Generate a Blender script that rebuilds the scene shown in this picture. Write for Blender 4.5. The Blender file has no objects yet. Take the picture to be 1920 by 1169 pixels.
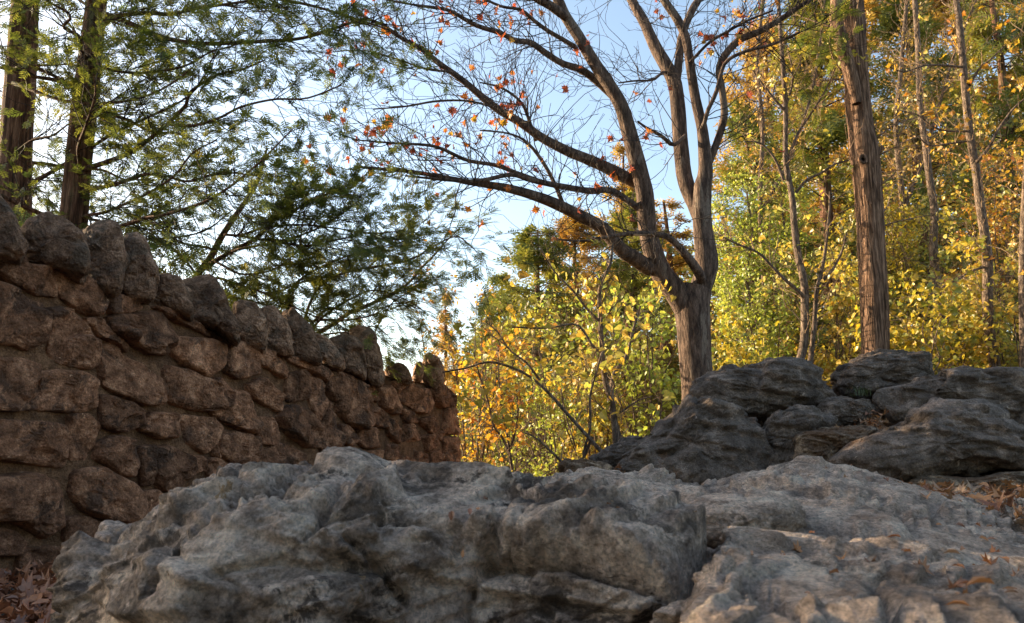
import bpy, math, random
import numpy as np
from mathutils import Vector, Matrix, Euler

# ------------------------------------------------------------------ camera, sky, sun, exposure
sc = bpy.context.scene
F_PX, CX, CY = 1500.0, 960.0, 584.5          # focal length in pixels of the 1920 wide photograph
PITCH = math.radians(10.6)
CAM_Z = 0.6
cam_d = bpy.data.cameras.new('camera'); cam = bpy.data.objects.new('camera', cam_d)
sc.collection.objects.link(cam); sc.camera = cam
cam.location = (0, 0, CAM_Z); cam.rotation_euler = (math.pi/2 + PITCH, 0, 0)
cam_d.sensor_width = 36.0; cam_d.lens = F_PX/1920*36.0
cam_d.clip_start = 0.05; cam_d.clip_end = 6000
cam_d.dof.use_dof = True; cam_d.dof.focus_distance = 8.0; cam_d.dof.aperture_fstop = 13.0

SUN_AZ, SUN_EL = math.radians(66), math.radians(15)   # sun stands left of the view axis, ahead of the camera
sun_dir = Vector((-math.sin(SUN_AZ)*math.cos(SUN_EL), math.cos(SUN_AZ)*math.cos(SUN_EL), math.sin(SUN_EL)))
w = bpy.data.worlds.new('World'); sc.world = w; w.use_nodes = True
nt = w.node_tree; nt.nodes.clear()
sky = nt.nodes.new('ShaderNodeTexSky'); sky.sky_type = 'NISHITA'; sky.sun_disc = False
sky.sun_elevation = SUN_EL; sky.sun_rotation = -SUN_AZ
sky.air_density = 1.0; sky.dust_density = 1.5; sky.ozone_density = 0.4
bg = nt.nodes.new('ShaderNodeBackground'); bg.inputs['Strength'].default_value = 0.15
wo = nt.nodes.new('ShaderNodeOutputWorld')
nt.links.new(sky.outputs[0], bg.inputs['Color']); nt.links.new(bg.outputs[0], wo.inputs[0])
sl = bpy.data.lights.new('sun', 'SUN'); so = bpy.data.objects.new('sun', sl); sc.collection.objects.link(so)
sl.energy = 5.0; sl.angle = math.radians(0.6); sl.color = (1.0, 0.78, 0.50)
so.rotation_euler = sun_dir.to_track_quat('Z', 'Y').to_euler(); so.location = (-8, 6, 9)
vs = sc.view_settings; vs.view_transform = 'Standard'; vs.look = 'None'; vs.gamma = 1; vs.exposure = 1.45
vs.use_curve_mapping = False
sc.cycles.use_denoising = True
sc.cycles.max_bounces = 6; sc.cycles.diffuse_bounces = 3; sc.cycles.transmission_bounces = 4; sc.cycles.glossy_bounces = 2
sc.cycles.sample_clamp_indirect = 6

rng = np.random.default_rng(7)
COL = sc.collection

# ------------------------------------------------------------------ helpers
cp, sp = math.cos(PITCH), math.sin(PITCH)
def P(px, py, d):
    """world point at horizontal distance d from the camera, seen at photo pixel px, py"""
    x = (px-CX)/F_PX; y = (CY-py)/F_PX
    dy = cp-y*sp; dz = sp+y*cp; t = d/dy
    return np.array((x*t, d, CAM_Z+dz*t))
def mpp(px, py, d):
    y = (CY-py)/F_PX
    return d/(cp-y*sp)/F_PX
def pix(V):
    """photo pixel of world points (used to trace where cracks run)"""
    X = V[:, 0]; Y = V[:, 1]; Z = V[:, 2]-CAM_Z
    zc = np.maximum(Y*cp+Z*sp, .05); yc = -Y*sp+Z*cp
    return np.stack([CX+F_PX*X/zc, CY-F_PX*yc/zc], 1)

_perm = np.random.default_rng(3).permutation(4096)
_grad = np.random.default_rng(4).normal(size=(4096, 3)); _grad /= np.linalg.norm(_grad, axis=1)[:, None]
def _h(i, j, k): return _perm[(_perm[(_perm[i & 4095]+j) & 4095]+k) & 4095]
def noise(p):
    p = np.asarray(p, float); i = np.floor(p).astype(np.int64); f = p-i
    u = f*f*f*(f*(f*6-15)+10); out = np.zeros(len(p))
    for a in (0, 1):
        for b in (0, 1):
            for c in (0, 1):
                g = _grad[_h(i[:, 0]+a, i[:, 1]+b, i[:, 2]+c)]
                wgt = (u[:, 0] if a else 1-u[:, 0])*(u[:, 1] if b else 1-u[:, 1])*(u[:, 2] if c else 1-u[:, 2])
                out += wgt*((f[:, 0]-a)*g[:, 0]+(f[:, 1]-b)*g[:, 1]+(f[:, 2]-c)*g[:, 2])
    return out*1.6
def fbm(p, o=4, gain=.5):
    s = 0; a = 1; n = 0
    for k in range(o):
        s = s+a*noise(p*2.03**k+k*17.3); n += a; a *= gain
    return s/n
def ridged(p, o=4, gain=.5):
    s = 0; a = 1; n = 0
    for k in range(o):
        s = s+a*(1-2*np.abs(noise(p*2.1**k+k*9.7))); n += a; a *= gain
    return s/n
def worley(p):
    p = np.asarray(p, float); i = np.floor(p).astype(np.int64); best = np.full(len(p), 9.); sec = best.copy()
    for a in (-1, 0, 1):
        for b in (-1, 0, 1):
            for c in (-1, 0, 1):
                g = _grad[_h(i[:, 0]+a, i[:, 1]+b, i[:, 2]+c)]*.5+.5
                q = np.stack([i[:, 0]+a, i[:, 1]+b, i[:, 2]+c], 1)+g-p
                dd = np.sqrt((q*q).sum(1))
                sec = np.where(dd < best, best, np.minimum(sec, dd)); best = np.minimum(best, dd)
    return best, sec
def facets(p, slope=1., off=.35, sharp=14.):
    """broken-stone relief: every cell is a tilted flat that meets its neighbours at a short bevel; also the gap to the cell border"""
    p = np.asarray(p, float); i = np.floor(p).astype(np.int64); n = len(p)
    best = np.full(n, 9.); sec = best.copy(); h = np.zeros(n); ws = np.zeros(n)+1e-12
    for a in (-1, 0, 1):
        for b in (-1, 0, 1):
            for c in (-1, 0, 1):
                k = _h(i[:, 0]+a, i[:, 1]+b, i[:, 2]+c); g = _grad[k]; g2 = _grad[(k*7+13) & 4095]
                q = p-(np.stack([i[:, 0]+a, i[:, 1]+b, i[:, 2]+c], 1)+g*.5+.5)
                d2 = (q*q).sum(1); w_ = np.exp(-sharp*d2); ws += w_; h += w_*(slope*(q*g2).sum(1)+off*g2[:, 0])
                dd = np.sqrt(d2); nb = dd < best
                sec = np.where(nb, best, np.minimum(sec, dd)); best = np.minimum(best, dd)
    return h/ws, sec-best
def beds(p, n, spacing, bend=1.1, bf=2.4):
    """bedding ledges: saw-tooth steps with crisp broken edges across direction n"""
    h = (p@np.asarray(n, float))/spacing+bend*fbm(p*bf, 4); f = h-np.floor(h)
    return sstep(.80, .97, f)-f
def warp(p, f, a): return p+a*np.stack([noise(p*f), noise(p*f+7.7), noise(p*f+13.1)], 1)
def sstep(a, b, x):
    t = np.clip((x-a)/(b-a), 0, 1); return t*t*(3-2*t)

def mesh(name, V, F, mat, smooth=True, rnd=None):
    """F: one int array (n,3|4) or a list of them"""
    V = np.asarray(V, np.float32); Fs = F if isinstance(F, list) else [F]
    Fs = [np.asarray(f, np.int32) for f in Fs if len(f)]
    me = bpy.data.meshes.new(name); me.vertices.add(len(V)); me.vertices.foreach_set('co', V.ravel())
    nl = sum(f.size for f in Fs); npg = sum(len(f) for f in Fs)
    me.loops.add(nl); me.polygons.add(npg)
    me.loops.foreach_set('vertex_index', np.concatenate([f.ravel() for f in Fs]))
    tot = np.concatenate([np.full(len(f), f.shape[1], np.int32) for f in Fs])
    st = np.concatenate([[0], np.cumsum(tot)[:-1]]).astype(np.int32)
    me.polygons.foreach_set('loop_start', st)
    me.polygons.foreach_set('use_smooth', np.full(npg, smooth))
    if rnd is not None:
        at = me.attributes.new('rnd', 'FLOAT', 'POINT'); at.data.foreach_set('value', np.asarray(rnd, np.float32))
    me.update(calc_edges=True); me.validate()
    if mat: me.materials.append(mat)
    return me
def link(name, me, parent=None, loc=(0, 0, 0), rot=None, scale=None, **props):
    o = bpy.data.objects.new(name, me); COL.objects.link(o); o.location = loc
    if rot is not None: o.rotation_euler = rot
    if scale is not None: o.scale = (scale,)*3 if np.isscalar(scale) else scale
    if parent: o.parent = parent
    for k, v in props.items(): o[k] = v
    return o
def thing(name, base, label, cat, group=None):
    o = link(name, None, None, tuple(float(v) for v in base)); o.empty_display_size = .2
    o['label'] = label; o['category'] = cat
    if group: o['group'] = group
    return o
def part(name, V, F, mat, parent, smooth=True, rnd=None, **props):
    """mesh given in world coordinates, made a child of a thing (or part) that stands unrotated"""
    b = Vector((0, 0, 0)); q = parent
    while q is not None: b += q.location; q = q.parent
    return link(name, mesh(name, np.asarray(V)-np.array(b), F, mat, smooth, rnd), parent, **props)

class MB:
    def __init__(s): s.V = []; s.F = {3: [], 4: []}; s.R = []; s.n = 0
    def add(s, V, F, r=None):
        for f in (F if isinstance(F, list) else [F]):
            if len(f): s.F[f.shape[1]].append(np.asarray(f)+s.n)
        s.V.append(V); s.n += len(V)
        s.R.append(np.full(len(V), .5) if r is None else r)
    def get(s):
        return np.concatenate(s.V), [np.concatenate(v) for v in s.F.values() if v], np.concatenate(s.R)

def catmull(pts, n):
    """pts (k,m) -> (n,m) spline through the points, even in chord length"""
    pts = np.asarray(pts, float)
    if len(pts) == 2: return pts[0]+(pts[1]-pts[0])*np.linspace(0, 1, n)[:, None]
    q = np.vstack([2*pts[0]-pts[1], pts, 2*pts[-1]-pts[-2]])
    L = np.concatenate([[0], np.cumsum(np.linalg.norm(np.diff(pts[:, :3], axis=0), axis=1)+1e-9)])
    s = np.linspace(0, L[-1], n); k = np.clip(np.searchsorted(L, s, side='right')-1, 0, len(pts)-2)
    t = ((s-L[k])/(L[k+1]-L[k]))[:, None]
    a, b, c, d = q[k], q[k+1], q[k+2], q[k+3]
    return .5*((2*b)+(-a+c)*t+(2*a-5*b+4*c-d)*t*t+(-a+3*b-3*c+d)*t**3)
def cat_u(pts, n):
    """uniform parameter Catmull along axis 0 of (k,...) array"""
    pts = np.asarray(pts, float); k = len(pts)
    q = np.concatenate([(2*pts[0]-pts[1])[None], pts, (2*pts[-1]-pts[-2])[None]])
    s = np.linspace(0, k-1, n); i = np.clip(s.astype(int), 0, k-2); t = (s-i).reshape((-1,)+(1,)*(pts.ndim-1))
    a, b, c, d = q[i], q[i+1], q[i+2], q[i+3]
    return .5*((2*b)+(-a+c)*t+(2*a-5*b+4*c-d)*t*t+(-a+3*b-3*c+d)*t**3)
def norm(v): return v/np.maximum(np.linalg.norm(v, axis=-1, keepdims=True), 1e-9)

def tube(pts, rad, segs=8, bark=None):
    """one limb; bark(theta, length, pts)-> radial offset in metres"""
    n = len(pts); T = norm(np.gradient(pts, axis=0)); N = np.zeros((n, 3))
    a = np.cross(T[0], (0, 1, .01)); N[0] = a/np.linalg.norm(a)
    for i in range(1, n):
        v = N[i-1]-T[i]*np.dot(N[i-1], T[i]); N[i] = v/max(np.linalg.norm(v), 1e-9)
    B = np.cross(T, N); th = np.linspace(0, 2*np.pi, segs, endpoint=False)
    R = np.repeat(np.asarray(rad)[:, None], segs, 1)
    if bark is not None:
        L = np.concatenate([[0], np.cumsum(np.linalg.norm(np.diff(pts, axis=0), axis=1))])
        R = R+bark(th, L, R)
    V = pts[:, None]+R[..., None]*(np.cos(th)[None, :, None]*N[:, None]+np.sin(th)[None, :, None]*B[:, None])
    i = np.arange(n-1)[:, None]*segs; j = np.arange(segs)[None]; k = (j+1) % segs
    F = np.stack([i+j, i+k, i+segs+k, i+segs+j], -1).reshape(-1, 4)
    return V.reshape(-1, 3), F
def tubes(Pn, R, sides=3):
    """batch of N twigs (N,K,3), (N,K)"""
    N, K, _ = Pn.shape; T = norm(np.gradient(Pn, axis=1))
    ref = np.where(np.abs(T[..., 2:3]) > .9, np.array([1., 0, 0]), np.array([0, 0, 1.]))
    A = norm(np.cross(T, ref)); B = np.cross(T, A); th = np.linspace(0, 2*np.pi, sides, endpoint=False)
    V = Pn[:, :, None]+R[:, :, None, None]*(np.cos(th)[:, None]*A[:, :, None]+np.sin(th)[:, None]*B[:, :, None])
    b = np.arange(N)[:, None, None]*K*sides; i = np.arange(K-1)[None, :, None]*sides; j = np.arange(sides)[None, None]
    k = (j+1) % sides
    F = np.stack([b+i+j, b+i+k, b+i+sides+k, b+i+sides+j], -1).reshape(-1, 4)
    return V.reshape(-1, 3), F
def rand_dirs(n): return norm(rng.normal(size=(n, 3)))
def twigs(S, D, L, R, K=6, jit=.25, up=.0, taper=.25, drift=None):
    N = len(S); out = np.zeros((N, K, 3)); out[:, 0] = S; d = norm(D)
    up = np.asarray(up); upv = np.zeros((N, 3)); upv[:, 2] = up
    for k in range(1, K):
        d = norm(d+rng.normal(size=(N, 3))*jit+upv+(0 if drift is None else drift))
        out[:, k] = out[:, k-1]+d*(L/(K-1))[:, None]
    rr = R[:, None]*np.linspace(1, taper, K)[None]
    return out, rr
def spawn(Pn, R, per, t0=.15, t1=1., ang=(.5, 1.1), lf=(.3, .6), rf=.55, plane=None):
    """children of every twig: start, direction, length, radius"""
    N, K, _ = Pn.shape; L = np.linalg.norm(np.diff(Pn, axis=1), axis=2).sum(1)
    idx = np.repeat(np.arange(N), per); t = rng.uniform(t0, t1, len(idx))*(K-1)
    k = np.minimum(t.astype(int), K-2); f = (t-k)[:, None]
    S = Pn[idx, k]*(1-f)+Pn[idx, k+1]*f; T = norm(Pn[idx, k+1]-Pn[idx, k])
    side = norm(np.cross(T, rand_dirs(len(idx)) if plane is None else np.asarray(plane)+rand_dirs(len(idx))*.35))
    if plane is not None: side *= np.where(rng.random(len(idx)) < .5, -1, 1)[:, None]
    a = rng.uniform(*ang, len(idx))[:, None]
    D = T*np.cos(a)+side*np.sin(a)
    ln = L[idx]*rng.uniform(*lf, len(idx))*(1.15-.6*t/(K-1))
    r = np.minimum(R[idx, k]*rf, R[idx, k])
    return S, D, ln, r
def rots(n, normal=None, spread=1.0):
    """random leaf frames: columns x (length), y (width), z (normal)"""
    z = rand_dirs(n) if normal is None else norm(np.asarray(normal)+rand_dirs(n)*spread)
    x = norm(np.cross(z, rand_dirs(n))); y = np.cross(z, x)
    return np.stack([x, y, z], -1)
def frame(xdir, zhint, spread=.3):
    n = len(xdir); x = norm(xdir); z = norm(np.asarray(zhint)+rand_dirs(n)*spread)
    z = norm(z-x*(x*z).sum(1, keepdims=True)); y = np.cross(z, x)
    return np.stack([x, y, z], -1)
def scatter(tp, pos, rot, s, rnd=None):
    V, F = tp; n = len(pos)
    A = np.einsum('nij,vj->nvi', rot, V)*np.asarray(s).reshape(-1, 1, 1)+pos[:, None]
    FF = (F[None]+np.arange(n)[:, None, None]*len(V)).reshape(-1, F.shape[1])
    r = np.repeat(rng.random(n) if rnd is None else rnd, len(V))
    return A.reshape(-1, 3), FF, r

# leaf shapes (unit length along x)
def t_oval(fold=.22, width=.62):
    h = width/2
    V = np.array([(0, 0, 0), (.28, h*.85, fold*h), (.28, -h*.85, fold*h), (.33, 0, .02), (.62, h*.8, fold*h-.04), (.62, -h*.8, fold*h-.04), (.66, 0, -.03), (1, 0, -.16)], float)
    return V, np.array([(0, 3, 1), (0, 2, 3), (3, 4, 1), (3, 6, 4), (3, 2, 5), (3, 5, 6), (6, 7, 4), (6, 5, 7)])
def t_heart():
    V = np.array([(.05, 0, 0), (-.08, .26, .08), (.2, .46, .13), (.55, .36, .06), (1, 0, -.18), (.55, -.36, .06), (.2, -.46, .13), (-.08, -.26, .08), (.45, 0, -.05)], float)
    return V, np.array([(0, 2, 1), (0, 8, 2), (8, 3, 2), (8, 4, 3), (8, 5, 4), (8, 6, 5), (0, 6, 8), (0, 7, 6)])
def t_maple(curl=.25):
    pts = [(0, 0), (-.12, .22), (.12, .2), (.02, .5), (.26, .36), (.36, .62), (.46, .34), (.62, .36), (.6, .16), (1, 0),
           (.6, -.16), (.62, -.36), (.46, -.34), (.36, -.62), (.26, -.36), (.02, -.5), (.12, -.2), (-.12, -.22)]
    V = [(x, y, curl*(y*y*1.6-.35*x*x)+.05*math.sin(9*x+5*y)) for x, y in pts]+[(.3, 0, -.03)]
    n = len(pts)
    V = np.array(V+[(-.42, .02, .08), (-.42, -.02, .08), (0, .025, 0), (0, -.025, 0)], float)
    F = [(n, (i+1) % n, i) for i in range(n)]+[(n+1, n+2, n+4), (n+1, n+4, n+3)]
    return V, np.array(F)
def t_spray(nl=9, w=.075, droop=.15):
    """flat feathery cedar spray: a stem with alternate thin leaflets"""
    V = []; F = []
    def dia(a, b, wd):
        a = np.array(a); b = np.array(b); d = b-a; p = np.array((-d[1], d[0], 0)); p = p/np.linalg.norm(p)*wd
        m = a+d*.45; k = len(V); V.extend([a, m+p, b, m-p]); F.extend([(k, k+3, k+2), (k, k+2, k+1)])
    dia((0, 0, 0), (1, 0, -droop), w*.55)
    for i in range(nl):
        t = .12+.8*i/nl; s = 1 if i % 2 else -1; ln = (.52-.34*t)*(1 if i % 3 else .75)
        a = (t, 0, -droop*t*t); b = (t+ln*.75, s*ln, -droop*t*t-.08*ln)
        dia(a, b, w)
        if ln > .3 and w > .08:
            dia(((a[0]+b[0])/2, (a[1]+b[1])/2, (a[2]+b[2])/2), (b[0]+.02, s*ln*.45, a[2]-.05), w*.8)
    return np.array(V, float), np.array(F)
T_OVAL, T_HEART, T_MAPLE, T_SPRAY = t_oval(), t_heart(), t_maple(), t_spray(9, .061)
T_CLUMP = t_spray(5, .072, .2)
T_CLUMP = (T_CLUMP[0]*np.array((1, 1, 1)), T_CLUMP[1])

# ------------------------------------------------------------------ materials
def newmat(name):
    m = bpy.data.materials.new(name); m.use_nodes = True; n = m.node_tree.nodes; n.clear()
    return m, n, m.node_tree.links
def ramp(n, stops, interp='LINEAR'):
    r = n.new('ShaderNodeValToRGB'); e = r.color_ramp.elements; r.color_ramp.interpolation = interp
    while len(e) < len(stops): e.new(.5)
    for q, (p, c) in zip(e, stops): q.position = p; q.color = (*c, 1)
    return r
def tex(n, l, co, scale, detail=6, rough=.6, dist=0.):
    t = n.new('ShaderNodeTexNoise'); t.inputs['Scale'].default_value = scale; t.inputs['Detail'].default_value = detail
    t.inputs['Roughness'].default_value = rough; t.inputs['Distortion'].default_value = dist; l.new(co, t.inputs['Vector']); return t
def mixc(n, l, fac, a, b, mode='MIX'):
    m = n.new('ShaderNodeMix'); m.data_type = 'RGBA'; m.blend_type = mode
    for s, v in ((m.inputs['Factor'], fac), (m.inputs[6], a), (m.inputs[7], b)):
        if hasattr(v, 'links') or hasattr(v, 'is_linked'): l.new(v, s)
        elif isinstance(v, tuple): s.default_value = (*v, 1)
        else: s.default_value = v
    return m.outputs[2]
def rockmat(name, base, scale=6., patch=None, bump=.5, bscale=28., rnd=.0, stretch=(1, 1, 1), dist=.35):
    """base: ramp stops of the stone's own mottling; patch: list of (colour, noise scale, lo, hi) stains and lichen"""
    m, n, l = newmat(name); g = n.new('ShaderNodeNewGeometry'); mp = n.new('ShaderNodeMapping')
    mp.inputs['Scale'].default_value = stretch; l.new(g.outputs['Position'], mp.inputs['Vector']); co = mp.outputs[0]
    t = tex(n, l, co, scale*1.6, 8, .62, dist); r = ramp(n, [(.5+(p_-.5)*.46, c_) for p_, c_ in base]); l.new(t.outputs[0], r.inputs[0]); c = r.outputs[0]
    for k, (colr, s, lo, hi) in enumerate(patch or []):
        off = n.new('ShaderNodeVectorMath'); off.inputs[1].default_value = (7.1*k+3, 2.3*k, 5.7*k); l.new(co, off.inputs[0])
        t2 = tex(n, l, off.outputs[0], s, 10, .70, .5)
        r2 = ramp(n, [(lo-.04, (0, 0, 0)), (hi-.10, (1, 1, 1))]); l.new(t2.outputs[0], r2.inputs[0])
        c = mixc(n, l, r2.outputs[0], c, colr)
    sk = tex(n, l, co, 110., 6, .75, .3); sr = n.new('ShaderNodeMapRange'); sr.inputs['From Min'].default_value = .33; sr.inputs['From Max'].default_value = .67
    sr.inputs['To Min'].default_value = .45; sr.inputs['To Max'].default_value = 1.5; l.new(sk.outputs[0], sr.inputs['Value'])
    c = mixc(n, l, 1.0, c, sr.outputs[0], 'MULTIPLY')
    if rnd:
        oi = n.new('ShaderNodeObjectInfo'); mr = n.new('ShaderNodeMapRange')
        mr.inputs['To Min'].default_value = 1-rnd; mr.inputs['To Max'].default_value = 1+rnd; l.new(oi.outputs['Random'], mr.inputs['Value'])
        c = mixc(n, l, 1.0, c, mr.outputs[0], 'MULTIPLY')
    b1 = tex(n, l, co, bscale, 12, .75, .3)
    v = n.new('ShaderNodeTexVoronoi'); v.inputs['Scale'].default_value = bscale*1.7; l.new(co, v.inputs['Vector'])
    ad = n.new('ShaderNodeMath'); ad.operation = 'MULTIPLY_ADD'; ad.inputs[1].default_value = .35
    l.new(v.outputs['Distance'], ad.inputs[0]); l.new(b1.outputs[0], ad.inputs[2])
    bp = n.new('ShaderNodeBump'); bp.inputs['Strength'].default_value = bump; bp.inputs['Distance'].default_value = .05
    l.new(ad.outputs[0], bp.inputs['Height'])
    s = n.new('ShaderNodeBsdfPrincipled'); s.inputs['Roughness'].default_value = .88; s.inputs['Specular IOR Level'].default_value = .25
    l.new(c, s.inputs['Base Color']); l.new(bp.outputs[0], s.inputs['Normal'])
    o = n.new('ShaderNodeOutputMaterial'); l.new(s.outputs[0], o.inputs[0]); return m
def barkmat(name, stops, scale=9., zs=.18, bump=.7, patch=None):
    return rockmat(name, stops, scale, patch, bump, scale*2.2, stretch=(1, 1, zs), dist=.25)
def leafmat(name, cols, trans=.5, gloss=.06, grain=30.):
    m, n, l = newmat(name); a = n.new('ShaderNodeAttribute'); a.attribute_name = 'rnd'
    k = len(cols); r = ramp(n, [(i/(max(k-1, 1)), c) for i, c in enumerate(cols)]); l.new(a.outputs['Fac'], r.inputs[0])
    g = n.new('ShaderNodeNewGeometry'); t = tex(n, l, g.outputs['Position'], grain, 4)
    mr = n.new('ShaderNodeMapRange'); mr.inputs['From Min'].default_value = .3; mr.inputs['From Max'].default_value = .7
    mr.inputs['To Min'].default_value = .7; mr.inputs['To Max'].default_value = 1.25; l.new(t.outputs[0], mr.inputs['Value'])
    c = mixc(n, l, 1.0, r.outputs[0], mr.outputs[0], 'MULTIPLY')
    d = n.new('ShaderNodeBsdfDiffuse'); tr = n.new('ShaderNodeBsdfTranslucent'); gl = n.new('ShaderNodeBsdfGlossy')
    gl.inputs['Roughness'].default_value = .45
    l.new(c, d.inputs[0]); l.new(c, tr.inputs[0])
    m1 = n.new('ShaderNodeMixShader'); m1.inputs[0].default_value = trans; l.new(d.outputs[0], m1.inputs[1]); l.new(tr.outputs[0], m1.inputs[2])
    m2 = n.new('ShaderNodeMixShader'); m2.inputs[0].default_value = gloss; l.new(m1.outputs[0], m2.inputs[1]); l.new(gl.outputs[0], m2.inputs[2])
    o = n.new('ShaderNodeOutputMaterial'); l.new(m2.outputs[0], o.inputs[0]); return m

M = {}
M['wall'] = rockmat('wall stone', [(.22, (0.164, 0.0758, 0.0394)), (.45, (0.314, 0.147, 0.0785)), (.6, (0.43, 0.206, 0.112)), (.8, (0.661, 0.345, 0.196))], 6,
                    [((0.156, 0.0827, 0.0513), 4, .58, .70), ((0.787, 0.48, 0.29), 20, .69, .77)], 1., 28, .34)
M['coping'] = rockmat('coping stone', [(.22, (0.154, 0.0873, 0.0531)), (.5, (0.308, 0.177, 0.109)), (.78, (0.523, 0.313, 0.2))], 7,
                      [((0.201, 0.136, 0.095), 5, .56, .70), ((0.615, 0.402, 0.266), 22, .69, .77)], 1., 28, .25)
M['mortar'] = rockmat('sandy mortar', [(.3, (0.132, 0.0668, 0.0337)), (.55, (0.212, 0.109, 0.0568)), (.75, (0.29, 0.153, 0.0812))], 9,
                      [((0.132, 0.0679, 0.0368), 3, .58, .70)], .7, 45)
M['boulder'] = rockmat('weathered limestone boulder', [(.24, (0.177, 0.133, 0.103)), (.42, (0.417, 0.314, 0.246)), (.56, (0.618, 0.469, 0.369)), (.74, (0.85, 0.679, 0.539))], 6,
                       [((0.252, 0.167, 0.117), 3.1, .60, .72), ((0.85, 0.659, 0.525), 7, .60, .71), ((0.158, 0.12, 0.0967), 6, .61, .71), ((0.505, 0.319, 0.174), 7, .70, .76)], 1., 34)
M['ledge'] = rockmat('brown weathered ledge', [(.25, (0.054, 0.044, 0.0364)), (.5, (0.171, 0.14, 0.115)), (.75, (0.405, 0.336, 0.273))], 6,
                     [((0.09, 0.06, 0.0406), 4, .5, .66), ((0.495, 0.416, 0.343), 9, .62, .72)], .7, 40)
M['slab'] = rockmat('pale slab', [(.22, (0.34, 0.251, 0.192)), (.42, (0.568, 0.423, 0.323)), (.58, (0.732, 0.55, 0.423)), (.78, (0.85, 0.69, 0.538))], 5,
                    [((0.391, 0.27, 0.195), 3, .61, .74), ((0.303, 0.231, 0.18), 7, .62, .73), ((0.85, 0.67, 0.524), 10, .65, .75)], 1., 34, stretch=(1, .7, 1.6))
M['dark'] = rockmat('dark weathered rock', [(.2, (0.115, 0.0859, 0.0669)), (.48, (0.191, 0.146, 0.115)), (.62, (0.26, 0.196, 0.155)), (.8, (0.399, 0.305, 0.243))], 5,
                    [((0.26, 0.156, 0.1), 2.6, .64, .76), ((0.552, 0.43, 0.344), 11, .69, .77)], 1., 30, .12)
M['darkpale'] = rockmat('grey brown rock', [(.25, (0.107, 0.076, 0.0497)), (.5, (0.268, 0.186, 0.122)), (.75, (0.572, 0.407, 0.268))], 8,
                    [((0.179, 0.103, 0.0595), 3, .52, .68)], .9, 34)
M['bark_maple'] = barkmat('maple bark', [(.25, (0.0455, 0.0289, 0.0216)), (.5, (0.0978, 0.064, 0.0477)), (.75, (0.169, 0.114, 0.0858))], 14, .22, .7,
                          [((0.182, 0.139, 0.108), 5, .6, .7)])
M['bark_cedar'] = barkmat('shaggy cedar bark', [(.25, (0.0654, 0.0367, 0.0222)), (.5, (0.178, 0.101, 0.0618)), (.75, (0.368, 0.227, 0.147))], 24, .07, 1.0)
M['bark_red'] = barkmat('red brown bark', [(.25, (0.0675, 0.0351, 0.0225)), (.5, (0.18, 0.0878, 0.0525)), (.75, (0.315, 0.176, 0.112))], 22, .08, 1.0,
                        [((0.15, 0.142, 0.0625), 4, .58, .7)])
M['bark_thin'] = barkmat('thin grey bark', [(.3, (0.072, 0.0503, 0.0374)), (.6, (0.16, 0.115, 0.085)), (.8, (0.256, 0.192, 0.143))], 22, .3, .5)
M['twig_dark'] = barkmat('dark twig', [(.3, (.022, .018, .017)), (.7, (.075, .057, .047))], 20, 1, .3)
M['twig_tan'] = barkmat('tan twig', [(.3, (.13, .085, .055)), (.7, (.30, .21, .14))], 20, 1, .3)
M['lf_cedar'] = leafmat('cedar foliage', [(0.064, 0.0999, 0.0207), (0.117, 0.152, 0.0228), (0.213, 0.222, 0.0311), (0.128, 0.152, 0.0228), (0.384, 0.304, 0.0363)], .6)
M['lf_cedar_bg'] = leafmat('sunlit cedar foliage', [(0.0892, 0.124, 0.0272), (0.158, 0.192, 0.0333), (0.317, 0.287, 0.0378), (0.198, 0.212, 0.0333), (0.475, 0.325, 0.0378)], .45)  # brighter, more golden than the near cedars: sunlight put into the colour
M['lf_brown'] = leafmat('rusty foliage', [(0.368, 0.181, 0.036), (0.535, 0.309, 0.0504), (0.334, 0.236, 0.0432), (0.702, 0.436, 0.072), (0.251, 0.217, 0.0432)], .5)
M['lf_yellow'] = leafmat('yellow leaf', [(0.575, 0.31, 0.0368), (0.644, 0.437, 0.0525), (0.552, 0.46, 0.063), (0.345, 0.38, 0.063), (0.644, 0.38, 0.042), (0.414, 0.391, 0.0735), (0.517, 0.23, 0.042)], .55)
M['lf_green'] = leafmat('yellow green leaf', [(0.204, 0.3, 0.044), (0.408, 0.456, 0.055), (0.49, 0.492, 0.066), (0.286, 0.396, 0.055), (0.551, 0.504, 0.055)], .55)
M['lf_olive'] = leafmat('fading green leaf', [(0.144, 0.192, 0.033), (0.264, 0.288, 0.044), (0.54, 0.432, 0.033), (0.66, 0.456, 0.033), (0.216, 0.24, 0.044)], .5)
M['lf_orange'] = leafmat('orange leaf', [(.58, .30, .02), (.6, .38, .03), (.5, .17, .02), (.6, .42, .03), (.45, .36, .04)], .55)
M['lf_red'] = leafmat('russet maple leaf', [(0.425, 0.0825, 0.03), (0.562, 0.132, 0.03), (0.325, 0.077, 0.04), (0.688, 0.242, 0.03), (0.2, 0.066, 0.05)], .5)
M['litter'] = leafmat('fallen leaf', [(0.26, 0.0961, 0.0437), (0.4, 0.155, 0.069), (0.18, 0.0775, 0.046), (0.54, 0.232, 0.109), (0.34, 0.109, 0.046)], .15)
M['litter_or'] = leafmat('orange fallen leaf', [(.36, .14, .045), (.48, .22, .08), (.25, .10, .05), (.4, .26, .15), (.42, .15, .04)], .2)
M['grass'] = leafmat('grass blade', [(.05, .09, .02), (.12, .15, .04), (.08, .11, .03)], .4)
M['ground'] = rockmat('forest floor', [(.3, (.045, .034, .027)), (.5, (.10, .072, .05)), (.7, (.2, .15, .105))], 14,
                      [((.22, .12, .05), 9, .55, .68), ((.26, .24, .22), 40, .6, .7)], .8, 50)
print('materials ok')

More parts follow.
